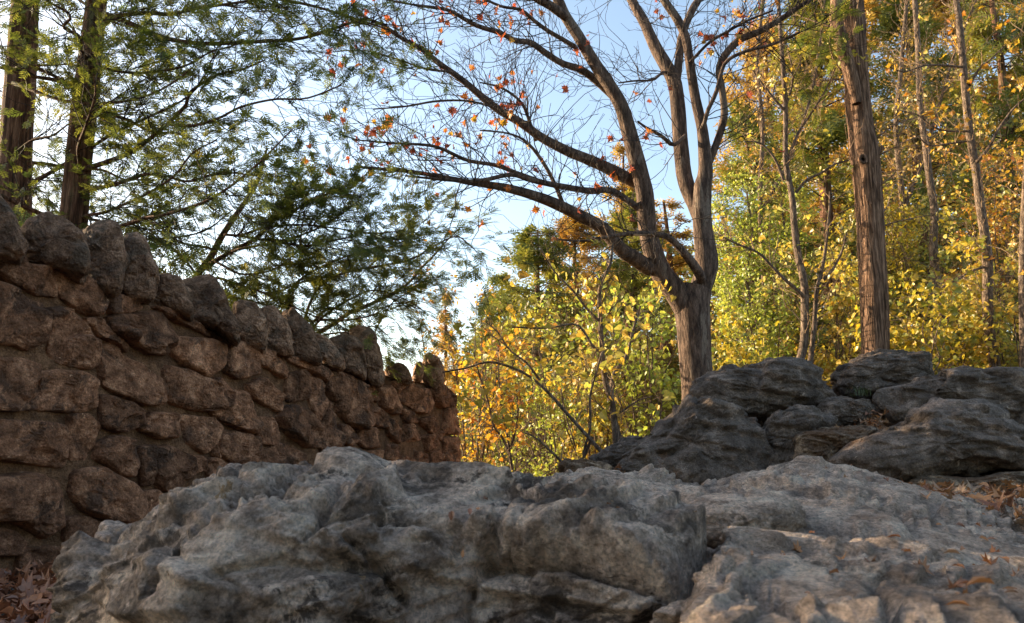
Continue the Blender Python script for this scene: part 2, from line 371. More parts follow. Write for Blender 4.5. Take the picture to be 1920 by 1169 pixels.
# ------------------------------------------------------------------ ground
def gz(x, y):
    x = np.asarray(x, float); y = np.asarray(y, float)
    z = .43*sstep(.7, 1.7, x)*sstep(.3, 1.6, y)
    r2 = sstep(.9, 2.2, x-.10*(y-7)); b = sstep(6.3, 9.5, y)
    z = z+b*(r2*.25-(1-r2)*1.3)
    z = z-1.2*sstep(9, 16, y)*(1-r2)
    z = z+sstep(16, 60, y)*sstep(1, 16, x-.12*y+1)*9
    return z
def build_ground():
    u = np.linspace(-1, 1, 181); k = 6.2
    xs = np.sinh(u*k)/np.sinh(k)*1800; v = np.linspace(-.8, 1, 210)
    ys = np.sinh(v*k)/np.sinh(k)*2500+3.0
    X, Y = np.meshgrid(xs, ys); X = X.ravel(); Y = Y.ravel(); Z = gz(X, Y)
    near = np.exp(-((Y-4)/14)**2-(X/14)**2)
    p = np.stack([X, Y, 0*X], 1)
    Z = Z+near*(.03*fbm(p*1.4, 3)+.012*fbm(p*9, 2))
    n = len(xs); i = (np.arange(len(ys)-1)[:, None]*n+np.arange(n-1)[None]).ravel()
    link('ground', mesh('ground', np.stack([X, Y, Z], 1), np.stack([i, i+1, i+n+1, i+n], 1), M['ground']), kind='structure')
build_ground()

# ------------------------------------------------------------------ stone wall
WA = P(0, 866, 4.25)[:2]; WB = P(853, 866, 9.2)[:2]
wdir = (WB-WA)/np.linalg.norm(WB-WA); WLEN = np.linalg.norm(WB-WA)
wnor = np.array([wdir[1], -wdir[0]])                       # towards the camera side
def to_wall(px, py):
    """(u along, z up) of the wall face point seen at a pixel"""
    x = (px-CX)/F_PX; y = (CY-py)/F_PX; d = np.array((x, cp-y*sp, sp+y*cp))
    t = np.dot(wnor, WA)/np.dot(wnor, d[:2]); q = d*t
    return np.dot(q[:2]-WA, wdir), CAM_Z+q[2]
def wpt(u, z, out):
    u = np.asarray(u); xy = WA+u[..., None]*wdir+np.asarray(out)[..., None]*wnor
    return np.concatenate([xy, np.asarray(z)[..., None]], -1)
wall = thing('stone_wall', (*(WA+wdir*WLEN/2), 0), 'long brown fieldstone wall with a coping of upright stones', 'wall'); wall['kind'] = 'thing'
top_px = [(-330, 380), (-150, 425), (0, 466), (45, 480), (160, 515), (225, 537), (290, 556), (360, 592), (430, 622), (500, 650), (560, 667), (620, 682), (700, 697), (730, 705), (830, 724), (849, 737)]
top_uz = np.array([to_wall(*p) for p in top_px]); U0, U1 = top_uz[0, 0], top_uz[-1, 0]
def wtop(u): return np.interp(u, top_uz[:, 0], top_uz[:, 1])
def build_core():
    nu, nv = 260, 70; u = np.linspace(U0, U1, nu); v = np.linspace(0, 1, nv)
    Uu, Vv = np.meshgrid(u, v); zt = wtop(Uu); zb = -1.6*sstep(3.5, 6, Uu)-.25
    Z = zb+(zt-zb)*Vv
    p = np.stack([Uu.ravel(), Z.ravel(), 0*Z.ravel()], 1)
    out = (.040*fbm(p*3.1, 4)+.014*ridged(p*9, 3)).reshape(Uu.shape)-.026-.05*sstep(.965, 1, Vv)
    front = wpt(Uu, Z, out)
    rows = [front.reshape(-1, 3)]
    # top and back
    W = .42
    for f, dz in ((.12, .0), (.3, .02), (.6, .02), (1., -.03)):
        rows.append(wpt(u, wtop(u)+dz+.015*fbm(np.stack([u*4, 0*u+f*3, 0*u], 1), 3), -W*f*np.ones(nu)).reshape(-1, 3))
    rows.append(wpt(u, -1.6*sstep(3.5, 6, u)-.25, -W*np.ones(nu)).reshape(-1, 3))
    V = np.concatenate(rows); R = len(V)//nu
    i = (np.arange(R-1)[:, None]*nu+np.arange(nu-1)[None]).ravel()
    F = np.stack([i, i+1, i+nu+1, i+nu], 1)
    # end cap
    e = np.arange(R)*nu+nu-1; c = len(V); V = np.vstack([V, V[e].mean(0)])
    tri = np.stack([e[:-1], np.full(R-1, c), e[1:]], 1)
    part('mortar_core', V, [F, tri], M['mortar'], wall)
build_core()

Z1 = lambda L: [(x/2.923, 360+y/2.923) for x, y in L]
Z2 = lambda L: [(400+x/2.783, 480+y/2.783) for x, y in L]
Z3 = lambda L: [(x/2.492, 700+y/2.492) for x, y in L]
stones = [Z1(s) for s in [
 [(-60, 310), (0, 320), (100, 345), (130, 420), (120, 510), (60, 500), (0, 460), (-60, 440)],
 [(135, 400), (255, 410), (290, 480), (315, 575), (190, 560), (110, 520), (125, 450)],
 [(285, 440), (400, 400), (480, 460), (560, 560), (570, 600), (530, 680), (440, 650), (340, 580), (310, 500)],
 [(-80, 490), (60, 520), (150, 590), (225, 620), (235, 740), (225, 820), (150, 860), (90, 830), (-80, 830)],
 [(240, 650), (350, 640), (440, 690), (510, 790), (520, 930), (470, 960), (340, 940), (270, 890), (285, 770), (250, 720)],
 [(575, 560), (700, 570), (780, 640), (690, 665), (600, 665)],
 [(600, 685), (780, 665), (870, 655), (930, 740), (940, 800), (900, 890), (800, 880), (700, 820), (600, 770)],
 [(840, 630), (1000, 660), (1120, 750), (1150, 795), (1050, 745), (930, 700)],
 [(560, 850), (640, 830), (690, 900), (800, 980), (890, 1050), (880, 1150), (780, 1160), (650, 1110), (560, 1050)],
 [(940, 800), (1090, 805), (1220, 835), (1210, 950), (1130, 1020), (1000, 950), (930, 880)],
 [(1240, 870), (1320, 820), (1403, 850), (1403, 1000), (1300, 1020), (1230, 980)],
 [(900, 960), (1010, 970), (1150, 1045), (1230, 1080), (1215, 1180), (1080, 1200), (930, 1150), (895, 1060)],
 [(-60, 920), (100, 920), (195, 955), (190, 1010), (200, 1180), (60, 1195), (-60, 1180)],
 [(205, 990), (330, 980), (450, 990), (530, 1045), (535, 1180), (430, 1200), (215, 1195)],
 [(450, 700), (530, 690), (600, 780), (700, 840), (690, 880), (600, 815), (540, 800)],
]]+[Z2(s) for s in [
 [(190, 462), (260, 470), (330, 520), (370, 590), (370, 640), (290, 590), (240, 570)],
 [(340, 510), (480, 540), (560, 585), (590, 620), (570, 655), (500, 605), (400, 560)],
 [(390, 620), (470, 595), (490, 640), (495, 740), (400, 760), (385, 700)],
 [(485, 640), (550, 650), (580, 705), (570, 790), (540, 860), (512, 800), (498, 720)],
 [(585, 640), (640, 635), (655, 740), (622, 760), (585, 690)],
 [(180, 680), (240, 640), (290, 690), (350, 740), (340, 810), (280, 790), (200, 740)],
 [(330, 850), (400, 785), (490, 800), (545, 890), (555, 1000), (480, 995), (390, 930)],
 [(590, 760), (640, 835), (655, 960), (640, 1010), (560, 1020), (553, 900)],
 [(660, 612), (740, 645), (800, 760), (795, 870), (760, 900), (700, 870), (645, 810), (655, 700)],
 [(750, 655), (830, 690), (860, 765), (815, 750)],
 [(860, 690), (920, 680), (960, 790), (945, 830), (880, 790)],
 [(940, 660), (1010, 650), (1060, 710), (1035, 795), (980, 760)],
 [(1055, 720), (1110, 690), (1130, 780), (1100, 825), (1042, 810)],
 [(1132, 680), (1190, 670), (1250, 725), (1250, 795), (1175, 790), (1135, 750)],
 [(5, 915), (110, 920), (210, 950), (220, 1075), (150, 1090), (60, 1080), (0, 1040)],
 [(60, 735), (120, 740), (180, 800), (200, 930), (120, 880), (50, 830)],
 [(195, 850), (290, 840), (345, 920), (325, 985), (235, 980)],
 [(230, 1025), (340, 975), (430, 1010), (460, 1060), (430, 1092), (250, 1088)],
 [(650, 880), (700, 890), (745, 960), (705, 995), (655, 965)],
 [(765, 905), (830, 900), (845, 1000), (790, 1005), (745, 965)],
 [(910, 850), (960, 900), (1000, 960), (960, 978), (908, 930)],
 [(1060, 860), (1130, 840), (1190, 920), (1180, 970), (1120, 915)],
 [(1000, 880), (1050, 880), (1075, 960), (1012, 972)],
 [(1090, 940), (1150, 930), (1160, 1000), (1110, 1022)],
 [(1200, 800), (1250, 800), (1262, 930), (1200, 922)],
 [(1192, 955), (1262, 945), (1270, 1080), (1212, 1072)],
 [(1060, 1020), (1110, 1040), (1110, 1100), (1050, 1100)],
 [(1130, 1030), (1182, 1010), (1190, 1092), (1130, 1097)],
 [(970, 800), (1030, 820), (1060, 868), (1000, 872)],
 [(910, 985), (960, 985), (962, 1070), (912, 1064)],
 [(830, 790), (890, 830), (902, 900), (842, 890), (802, 842)],
 [(970, 1040), (1040, 1060), (1035, 1110), (965, 1095)],
 [(660, 1000), (740, 1000), (735, 1070), (665, 1070)], [(780, 1020), (870, 1015), (865, 1080), (785, 1080)],
]]+[Z3(s) for s in [
 [(462, 105), (560, 115), (655, 180), (655, 250), (560, 275), (480, 250), (467, 180)],
 [(690, 185), (820, 190), (822, 300), (740, 303), (660, 270)],
 [(850, 200), (970, 210), (1005, 250), (990, 340), (960, 375), (880, 330)],
 [(1020, 290), (1160, 280), (1196, 320), (1196, 420), (1100, 430), (1010, 370)],
 [(-60, 220), (150, 230), (285, 240), (322, 300), (312, 400), (285, 440), (150, 420), (-60, 390)],
 [(325, 200), (390, 195), (440, 250), (440, 340), (400, 400), (335, 400), (318, 310)],
 [(450, 330), (530, 295), (620, 320), (635, 420), (590, 490), (520, 450), (445, 400)],
 [(722, 350), (780, 340), (860, 390), (880, 460), (800, 550), (732, 530), (718, 440)],
 [(645, 350), (712, 342), (708, 520), (652, 520), (635, 430)],
 [(870, 382), (950, 390), (955, 455), (890, 470)],
 [(965, 400), (1010, 395), (1050, 450), (1040, 480), (965, 480)],
 [(-60, 500), (130, 470), (258, 520), (278, 600), (288, 700), (200, 770), (120, 720), (60, 690), (-60, 690)],
 [(352, 470), (470, 440), (590, 520), (630, 600), (620, 690), (520, 700), (390, 640), (335, 560)],
 [(635, 560), (720, 545), (790, 600), (760, 660), (660, 692), (642, 640)],
 [(310, 680), (380, 665), (500, 722), (420, 800), (300, 780)],
 [(-60, 710), (60, 740), (110, 800), (90, 850), (-60, 850)],
 [(100, 822), (250, 812), (360, 850), (350, 960), (230, 975), (90, 950)],
 [(1010, 20), (1060, 80), (1120, 90), (1185, 240), (1155, 275), (1080, 240), (985, 190)],
 [(430, 820), (520, 770), (640, 800), (660, 900), (540, 940), (420, 930)],
 [(700, 700), (830, 660), (900, 720), (880, 830), (760, 840), (690, 780)],
 [(950, 560), (1080, 520), (1150, 590), (1100, 680), (980, 690), (930, 620)],
]]
# stones past the left edge of the photograph
for k, (a, b) in enumerate([(-190, 560), (-150, 700), (-180, 840), (-120, 960), (-260, 500), (-270, 660), (-290, 820), (-240, 960), (-170, 1060), (-130, 470)]):
    r1, r2 = 48+6*(k % 3), 50+5*(k % 4)
    stones.append([(a+r1*math.cos(t)*(1+.2*math.sin(3*t+k)), b+r2*math.sin(t)*(1+.15*math.cos(2*t+k))) for t in np.linspace(0, 6.28, 8)[:-1]])

def chaikin(Pp, n=1, q=.2):
    Pp = np.asarray(Pp, float)
    for _ in range(n):
        N = np.roll(Pp, -1, 0); Pp = np.stack([Pp*(1-q)+N*q, Pp*q+N*(1-q)], 1).reshape(-1, Pp.shape[1])
    return Pp
def wall_stone(poly, idx):
    uz = np.array([to_wall(*p) for p in poly]); uz = chaikin(uz, 1, .10); c = uz.mean(0)
    area = .5*abs(np.sum(uz[:, 0]*np.roll(uz[:, 1], -1)-np.roll(uz[:, 0], -1)*uz[:, 1])); size = math.sqrt(area)
    seg = 44; ang = np.linspace(-np.pi, np.pi, seg, endpoint=False)
    d = uz-c; seglen = np.linalg.norm(np.roll(uz, -1, 0)-uz, axis=1); L = np.concatenate([[0], np.cumsum(seglen)])
    s = np.linspace(0, L[-1], seg, endpoint=False); cl = np.vstack([uz, uz[:1]])
    rim = np.stack([np.interp(s, L, cl[:, 0]), np.interp(s, L, cl[:, 1])], 1)-c
    rim *= 1+.05*fbm(np.stack([s*9, 0*s+idx, 0*s], 1), 3)[:, None]
    rad = np.array([0, .13, .26, .39, .52, .64, .75, .84, .91, .96, .985, 1.0, 1.02])
    H = size*rng.uniform(.07, .21)
    tilt = rng.normal(size=2)*.13+np.array((0, .06))
    V = []
    for k, r in enumerate(rad):
        h = H*(1-r**14)**.9 if r < 1 else -.02 if r == 1 else -.09
        q = c+rim*r
        o = h+(tilt[0]*(q[:, 0]-c[0])+tilt[1]*(q[:, 1]-c[1]))*(1-.4*r)*(r < 1)
        V.append(wpt(q[:, 0], q[:, 1], o+.012))
    V = np.concatenate(V); n = len(rad)
    ctr = V[0].copy(); V = V[seg-1:]; V[0] = ctr     # one apex vertex
    R = (np.arange(n-1)[:, None]*seg+1+np.arange(seg)[None])
    F = []
    for k in range(n-2):
        a = R[k]; b = R[k+1]; F.append(np.stack([a, np.roll(a, -1), np.roll(b, -1), b], 1))
    tri = np.stack([np.zeros(seg, int), np.roll(R[0], -1), R[0]], 1)
    w3 = np.array([wnor[0], wnor[1], 0.]); sc_ = V*1.0+idx*3.7
    # chiselled facets, pits and cleavage
    fa, ga = facets(warp(sc_*(1.0/size), 1.5, .25), 1., .25, 50.); fb, gb = facets(warp(sc_*(3.0/size), 1.2, .3), 1., .35, 30.)
    dn = size*(.03*fbm(sc_*(1.3/size), 3)+.20*fa+.06*fb-.06*np.clip(.10-ga, 0, 1)*6*.1+.02*ridged(sc_*(5/size)*np.array([1, 1, 2.]), 3))+.007*fbm(sc_*30, 3)
    inner = np.ones(len(V)); inner[-2*seg:] = .3
    V = V+(dn*inner)[:, None]*w3+(.25*size*.10*inner)[:, None]*np.stack([noise(sc_*(2/size)+5), noise(sc_*(2/size)+11), noise(sc_*(2/size)+23)], 1)
    loc = V.mean(0)
    o = link('stone', mesh('stone', V-loc, [np.concatenate(F)[:, ::-1], tri[:, ::-1]], M['wall'], False), wall, tuple(loc-np.array(wall.location)))
    return o
for k, s in enumerate(stones):
    s = np.array(s); wall_stone(s.mean(0)+(s-s.mean(0))*1.10, k)

# ------------------------------------------------------------------ rocks traced by outline
def outline_rock(name, poly, depth, thick, mat, seed=0, nu=96, nv=64, box=2.6, rough=.09, fine=.012, tiltback=0., strata=0., parent=None, bedk=.0):
    """closed rock: outline in photo pixels at its own distance, thickness both ways"""
    W = np.array([P(x, y, depth) for x, y in poly]); W = chaikin(W, 2, .22); c = W.mean(0)
    D = W-c; L = np.concatenate([[0], np.cumsum(np.linalg.norm(np.roll(W, -1, 0)-W, axis=1))]); cl = np.vstack([D, D[:1]])
    s = np.linspace(0, L[-1], nu, endpoint=False); rim = np.stack([np.interp(s, L, cl[:, k]) for k in range(3)], 1)
    ph = np.linspace(-np.pi/2, np.pi/2, nv); e = 2/box
    cr = np.abs(np.cos(ph))**e; sr = np.sign(np.sin(ph))*np.abs(np.sin(ph))**e
    view = np.array((c[0], c[1], 0)); view /= np.linalg.norm(view)
    V = c+rim[None]*cr[:, None, None]+(view*thick)[None, None]*sr[:, None, None]
    V[..., 1] += tiltback*(V[..., 2]-c[2])
    V = V.reshape(-1, 3); size = np.sqrt(np.ptp(W[:, 0])*np.ptp(W[:, 2])); p = V+seed*5.13
    Nn = norm(V-c)
    fa, ga = facets(warp(p*(1.35/size)*np.array([1, 1, 1.3]), 1.2, .22), 1., .22, 60.); fb, gb = facets(warp(p*(5./size)*np.array([1, 1, 1.7]), 1.2, .35), 1., .4, 30.)
    st = np.sin((p[:, 2]+.25*p[:, 0]+.12*fbm(p*3, 2))*2*np.pi/(.24*size)) if strata else 0
    d = size*rough*(.6*fbm(p*(1.6/size), 3)+1.5*fa+.30*fb-.25*np.clip(.12-ga, 0, 1)*8*.5+.16*ridged(p*(6/size)*np.array([1, 1, 2.2]), 4)+strata*st)\
        +size*bedk*(beds(p, (.2, .1, 1.), .15*size, .55, 1.3/size)+.45*beds(p+3, (-.15, .2, 1.), .055*size, .8, 2.6/size))+fine*(.7*ridged(p*16*np.array([1, 1, 2.4]), 3)+.6*fbm(p*45, 2))
    V = V+Nn*d[:, None]
    i = np.arange(nv-1)[:, None]*nu; j = np.arange(nu)[None]; k = (j+1) % nu
    F = np.stack([i+j, i+k, i+nu+k, i+nu+j], -1).reshape(-1, 4)
    if parent is not None:
        loc = V.mean(0); return link(name, mesh(name, V-loc, F, mat, False), parent, tuple(loc-np.array(parent.location)))
    loc = np.array((V[:, 0].mean(), V[:, 1].mean(), V[:, 2].min()))
    return link(name, mesh(name, V-loc, F, mat), None, tuple(loc))
def tag(o, label, cat, group=None):
    o['label'] = label; o['category'] = cat; o['kind'] = 'thing'
    if group: o['group'] = group
    return o

coping = [
 [(-75, 372), (-40, 345), (0, 377), (22, 402), (41, 435), (38, 478), (0, 470), (-70, 455)],
 Z1([(115, 290), (180, 200), (250, 145), (310, 155), (370, 180), (420, 240), (470, 350), (465, 450), (300, 400), (130, 370)]),
 Z1([(440, 270), (510, 210), (600, 190), (650, 210), (675, 290), (660, 430), (640, 520), (520, 500), (475, 450)]),
 Z1([(680, 260), (740, 240), (790, 270), (830, 380), (860, 450), (830, 570), (720, 540), (660, 500), (665, 380)]),
 Z1([(850, 480), (900, 460), (990, 480), (1040, 560), (1055, 670), (960, 640), (860, 590)]),
 Z1([(1010, 510), (1100, 500), (1160, 480), (1190, 500), (1240, 600), (1290, 700), (1300, 790), (1240, 760), (1150, 700), (1060, 680), (1040, 560)]),
 Z2([(100, 265), (180, 245), (240, 280), (270, 370), (270, 460), (200, 455), (130, 410)]),
 Z2([(255, 290), (310, 275), (360, 310), (400, 400), (415, 490), (350, 485), (275, 455)]),
 Z2([(365, 300), (430, 290), (490, 340), (550, 470), (560, 535), (480, 520), (410, 490), (385, 400)]),
 Z2([(515, 410), (560, 405), (640, 470), (680, 570), (600, 555), (545, 500)]),
 Z2([(600, 440), (680, 400), (740, 420), (790, 520), (790, 610), (720, 595), (650, 550)]),
 Z2([(720, 385), (760, 372), (840, 390), (860, 500), (885, 610), (850, 632), (800, 615), (785, 500), (740, 430)]),
 Z2([(895, 580), (980, 545), (1020, 590), (1032, 645), (940, 635)]),
 Z2([(1050, 560), (1092, 545), (1090, 635), (1042, 635)]),
 Z2([(1095, 530), (1130, 517), (1175, 520), (1195, 600), (1192, 685), (1140, 668), (1088, 640)]),
 [(-190, 335), (-140, 300), (-95, 330), (-75, 400), (-85, 460), (-180, 430)],
]
for k, pl in enumerate(coping):
    pl = np.array(pl); pc = pl.mean(0); pl = pc+(pl-pc)*np.array((1.13, 1.10))+np.array((0, 5)); low = pl[:, 1] > pc[1]; pl[low, 1] += .06*np.ptp(pl[:, 1])
    px = np.mean([p[0] for p in pl]); u, z = to_wall(px, np.mean([p[1] for p in pl])); d = (WA+u*wdir-.17*wnor)[1]
    outline_rock('coping_stone', pl, d, .19, M['coping'], k+2, 50, 38, 4.6, .10, .009, parent=wall)

# ------------------------------------------------------------------ foreground rocks
def crack(px, line, width, depth):
    line = np.asarray(line, float); best = np.full(len(px), 1e9)
    for a, b in zip(line[:-1], line[1:]):
        ab = b-a; t = np.clip(((px-a)@ab)/(ab@ab), 0, 1); best = np.minimum(best, np.linalg.norm(px-a-t[:, None]*ab, axis=1))
    return -depth*np.exp(-(best/width)**2)
def inside(px, poly, soft):
    """0..1 inside a traced polygon with a soft rim"""
    poly = np.asarray(poly, float); best = np.full(len(px), 1e9); odd = np.zeros(len(px), bool)
    for a, b in zip(poly, np.roll(poly, -1, 0)):
        ab = b-a; t = np.clip(((px-a)@ab)/(ab@ab), 0, 1); best = np.minimum(best, np.linalg.norm(px-a-t[:, None]*ab, axis=1))
        c = ((a[1] > px[:, 1]) != (b[1] > px[:, 1])) & (px[:, 0] < (b[0]-a[0])*(px[:, 1]-a[1])/(b[1]-a[1]+1e-9)+a[0]); odd ^= c
    return sstep(-soft*.3, soft, np.where(odd, best, -best))
def patch_rock(name, rows, nx, ny, mat, seed, amp=(.05, .03, .012, .005), cracks=(), bumps=(), bed_amp=.034, stretch=(1, 1, 1), blend=None):
    G = np.array([[P(*q) for q in r] for r in rows]); G = cat_u(G, ny); G = cat_u(G.transpose(1, 0, 2), nx).transpose(1, 0, 2)
    V = G.reshape(-1, 3); N = norm(np.cross(np.gradient(G, axis=1), np.gradient(G, axis=0))).reshape(-1, 3)
    tow = (N*(np.array((0, 0, CAM_Z+.4))-V)).sum(1)
    if np.median(tow) < 0: N = -N
    px = pix(V); s = np.array(stretch); p = V*s+seed*3.3
    wob = np.stack([fbm(px[:, [0, 1, 1]]/37., 3), fbm(px[:, [1, 0, 0]]/37.+9, 3)], 1)*16
    d = sum(crack(px+wob, *c) for c in cracks) if cracks else 0
    fa, ga = facets(warp(p*3.2, 1.3, .35), 1., .2, 34.); fb, gb = facets(warp(p*9., 1.2, .4), 1., .3, 30.)
    mask = sstep(-.3, .3, fbm(p*3+4, 3)); m2 = sstep(-.1, .4, fbm(p*2.2+14, 3))
    bil = np.abs(noise(warp(p*7, 1.2, .4)))+.5*np.abs(noise(p*15+3))+.25*np.abs(noise(p*31+8))
    pit = np.clip(.42-worley(warp(p*15, 1.3, .5))[0], 0, 1)
    d = d+amp[0]*fbm(p*2.0, 3)+amp[1]*(fa-1.0*np.exp(-(ga/.045)**2)*sstep(-.2, .3, fbm(p*1.7+31, 2)))+amp[2]*(fb*1.0+.55*bil+.6*ridged(p*8*np.array([.8, 1, 1.6]), 5, .6))*(.4+.8*mask)\
        -amp[2]*2.2*pit*m2+amp[3]*(fbm(p*26, 3)+ridged(p*40, 3))*(.45+.8*mask)
    d = d+bed_amp*beds(p, (.28, .15, .75), .085, .55, 1.8)*(.35+.65*m2)+bed_amp*.55*beds(p+5, (-.5, .2, .6), .034, .7, 3.)*mask
    for poly, hgt, soft in bumps: d = d+hgt*inside(px+wob*.6, poly, soft)
    V = V+N*d[:, None]
    i = (np.arange(ny-1)[:, None]*nx+np.arange(nx-1)[None]).ravel(); F = np.stack([i, i+1, i+nx+1, i+nx], 1)
    loc = np.array((V[:, 0].mean(), V[:, 1].mean(), V[:, 2].min()))
    o = link(name, mesh(name, V-loc, F, mat), None, tuple(loc))
    return o, V, N
def R_(pys, ds, pxs): return [(x, y, d) for x, y, d in zip(pxs, pys, ds)]

cols = [112, 150, 175, 300, 430, 555, 650, 745, 870, 960, 1090, 1240, 1400]
crest = [1110, 1042, 1012, 962, 893, 876, 856, 876, 888, 916, 948, 978, 1020]
cd = [2.1, 1.95, 1.85, 1.78, 1.75, 1.75, 1.78, 1.8, 1.8, 1.78, 1.72, 1.66, 1.6]
def lerp(a, b, t): return [x+(y-x)*t for x, y in zip(a, b)]
bot = [1700, 1650, 1600, 1560, 1540, 1540, 1540, 1540, 1540, 1540, 1540, 1540, 1540]
cols_b = [0, 40, 60, 250, 420, 555, 655, 755, 870, 960, 1090, 1240, 1420]
rows1 = []
for t, dd in ((1., .36), (.55, .34), (.33, .315), (.18, .285), (.10, .22), (.045, .11), (0., 0.)):
    rows1.append(R_(lerp(crest, bot, t), [a-dd*(1.0 if k > 2 else .75) for k, a in enumerate(cd)], lerp(cols, cols_b, min(1, t*1.1))))
rows1.append(R_([y+14 for y in crest], [a+.18 for a in cd], [x+(6 if k < 3 else 0) for k, x in enumerate(cols)]))
rows1.append(R_([y+130 for y in crest], [a+.38 for a in cd], [x+(20 if k < 3 else 0) for k, x in enumerate(cols)]))
rows1.append(R_([y+420 for y in crest], [a+.45 for a in cd], [x+(30 if k < 3 else 0) for k, x in enumerate(cols)]))
bump1 = [([(925, 992), (990, 950), (1130, 940), (1250, 955), (1340, 985), (1322, 1020), (1240, 1060), (1150, 1050), (1060, 1032), (985, 1052), (922, 1050)], .035, 30),
         ([(640, 900), (700, 882), (745, 900), (760, 935), (690, 950), (640, 930)], .035, 18), ([(165, 1015), (300, 965), (430, 895), (555, 878), (500, 915), (400, 970), (300, 1010)], .02, 16),
         ([(860, 1000), (905, 965), (935, 985), (900, 1030)], .03, 12), ([(590, 1000), (700, 960), (820, 990), (860, 1060), (760, 1100), (640, 1060)], .03, 22), ([(200, 1060), (320, 1030), (420, 1090), (380, 1169), (220, 1169)], .03, 22)]
cr1 = [([(735, 890), (690, 900), (617, 925), (592, 983), (575, 1010)], 9, .03),
       ([(552, 895), (500, 926), (408, 975), (333, 1050), (317, 1115)], 9, .03),
       ([(925, 1010), (905, 1060), (880, 1110), (870, 1200)], 12, .03),
       ([(920, 1058), (1050, 1048), (1150, 1068), (1240, 1085), (1330, 1030)], 18, .06),
       ([(1345, 1000), (1260, 1090), (1180, 1169), (1120, 1230)], 11, .06),
       ([(640, 1010), (700, 1050), (760, 1130)], 10, .03), ([(420, 1080), (520, 1050), (600, 1070)], 9, .02)]
boulder_a, VA_, NA_ = patch_rock('boulder', rows1, 460, 255, M['boulder'], 1, (.035, .055, .024, .0065), cr1, bump1, .036, (.75, 1, 1.35))
tag(boulder_a, 'large mottled grey boulder filling the foreground, with cracks and a pale rounded crest', 'boulder')

cols = [820, 930, 1020, 1120, 1240, 1340, 1450, 1560, 1680, 1780, 1880, 2020, 2200]
n = len(cols)
fl = np.array([1, 1, 1, 1, .85, .3, 0, 0, 0, 0, 0, 0, 0])
rows4 = [R_([1500]*n, 1.15+.95*fl, cols),
         R_([1110, 1110, 1115, 1120, 1130, 1130, 1130, 1130, 1130, 1135, 1145, 1165, 1190], 1.2+.95*fl, cols),
         R_([1000, 1010, 1015, 1020, 1030, 1040, 1040, 1040, 1042, 1052, 1068, 1095, 1130], 1.5+.7*fl, cols),
         R_([960, 965, 968, 968, 975, 990, 988, 985, 990, 1005, 1025, 1060, 1100], 1.95+.35*fl, cols),
         R_([925, 930, 935, 930, 935, 945, 935, 925, 942, 968, 995, 1035, 1080], 2.4+.1*fl, cols),
         R_([905, 910, 914, 902, 908, 912, 886, 872, 908, 940, 972, 1015, 1060], [2.8, 2.85, 2.9, 2.9, 3.0, 3.15, 3.25, 3.3, 3.15, 3.0, 2.85, 2.7, 2.6], cols),
         R_([912, 915, 920, 910, 914, 920, 896, 885, 918, 952, 985, 1030, 1080], [3.1, 3.15, 3.2, 3.2, 3.3, 3.45, 3.55, 3.6, 3.45, 3.3, 3.1, 3.0, 2.9], cols),
         R_([1150]*n, [3.3, 3.35, 3.4, 3.4, 3.5, 3.65, 3.75, 3.8, 3.6, 3.5, 3.3, 3.2, 3.1], cols)]
cr4 = [([(1500, 1010), (1400, 1018), (1330, 1000)], 10, .03), ([(1520, 1000), (1640, 1000), (1720, 1010)], 8, .02), ([(1560, 930), (1690, 940), (1760, 950)], 7, .02),
       ([(1000, 935), (1090, 930), (1180, 940)], 6, .02), ([(1200, 925), (1270, 950), (1350, 960)], 8, .03)]
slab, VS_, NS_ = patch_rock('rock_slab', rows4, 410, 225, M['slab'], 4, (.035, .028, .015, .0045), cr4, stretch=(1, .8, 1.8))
tag(slab, 'broad pale grey bedrock slab rising to a low ridge behind the foreground boulder', 'rock')

rows3 = [[(1130, 1700, .78), (1290, 1650, .68), (1450, 1650, .66), (1600, 1650, .66), (1760, 1650, .66), (1960, 1650, .66), (2300, 1650, .66)],
         [(1170, 1420, .84), (1312, 1215, .72), (1450, 1222, .70), (1600, 1232, .70), (1760, 1245, .70), (1960, 1262, .70), (2300, 1300, .70)],
         [(1215, 1300, 1.0), (1328, 1112, .92), (1440, 1112, .92), (1580, 1125, .92), (1740, 1145, .92), (1930, 1168, .92), (2200, 1200, .92)],
         [(1280, 1180, 1.35), (1342, 1046, 1.3), (1430, 1052, 1.3), (1560, 1066, 1.3), (1720, 1088, 1.3), (1900, 1114, 1.3), (2150, 1150, 1.3)],
         [(1335, 1090, 1.68), (1352, 998, 1.66), (1420, 1004, 1.66), (1550, 1024, 1.66), (1700, 1052, 1.66), (1880, 1084, 1.66), (2100, 1110, 1.66)],
         [(1350, 1120, 1.85), (1362, 1010, 1.85), (1425, 1020, 1.85), (1550, 1040, 1.85), (1700, 1070, 1.85), (1880, 1100, 1.85), (2100, 1130, 1.85)],
         [(1360, 1300, 1.95), (1370, 1250, 1.95), (1430, 1250, 1.95), (1550, 1250, 1.95), (1700, 1250, 1.95), (1880, 1250, 1.95), (2100, 1250, 1.95)]]
front, VF_, NF_ = patch_rock('rock_block', rows3, 340, 220, M['slab'], 9, (.03, .022, .014, .005), cracks=[([(1560, 1060), (1640, 1100), (1690, 1180)], 12, .02), ([(1400, 1080), (1480, 1120), (1500, 1180)], 14, .02)], stretch=(1, .8, 1.5))
tag(front, 'pale flat-topped rock block at the lower right, split from the boulder by a diagonal crack', 'rock')

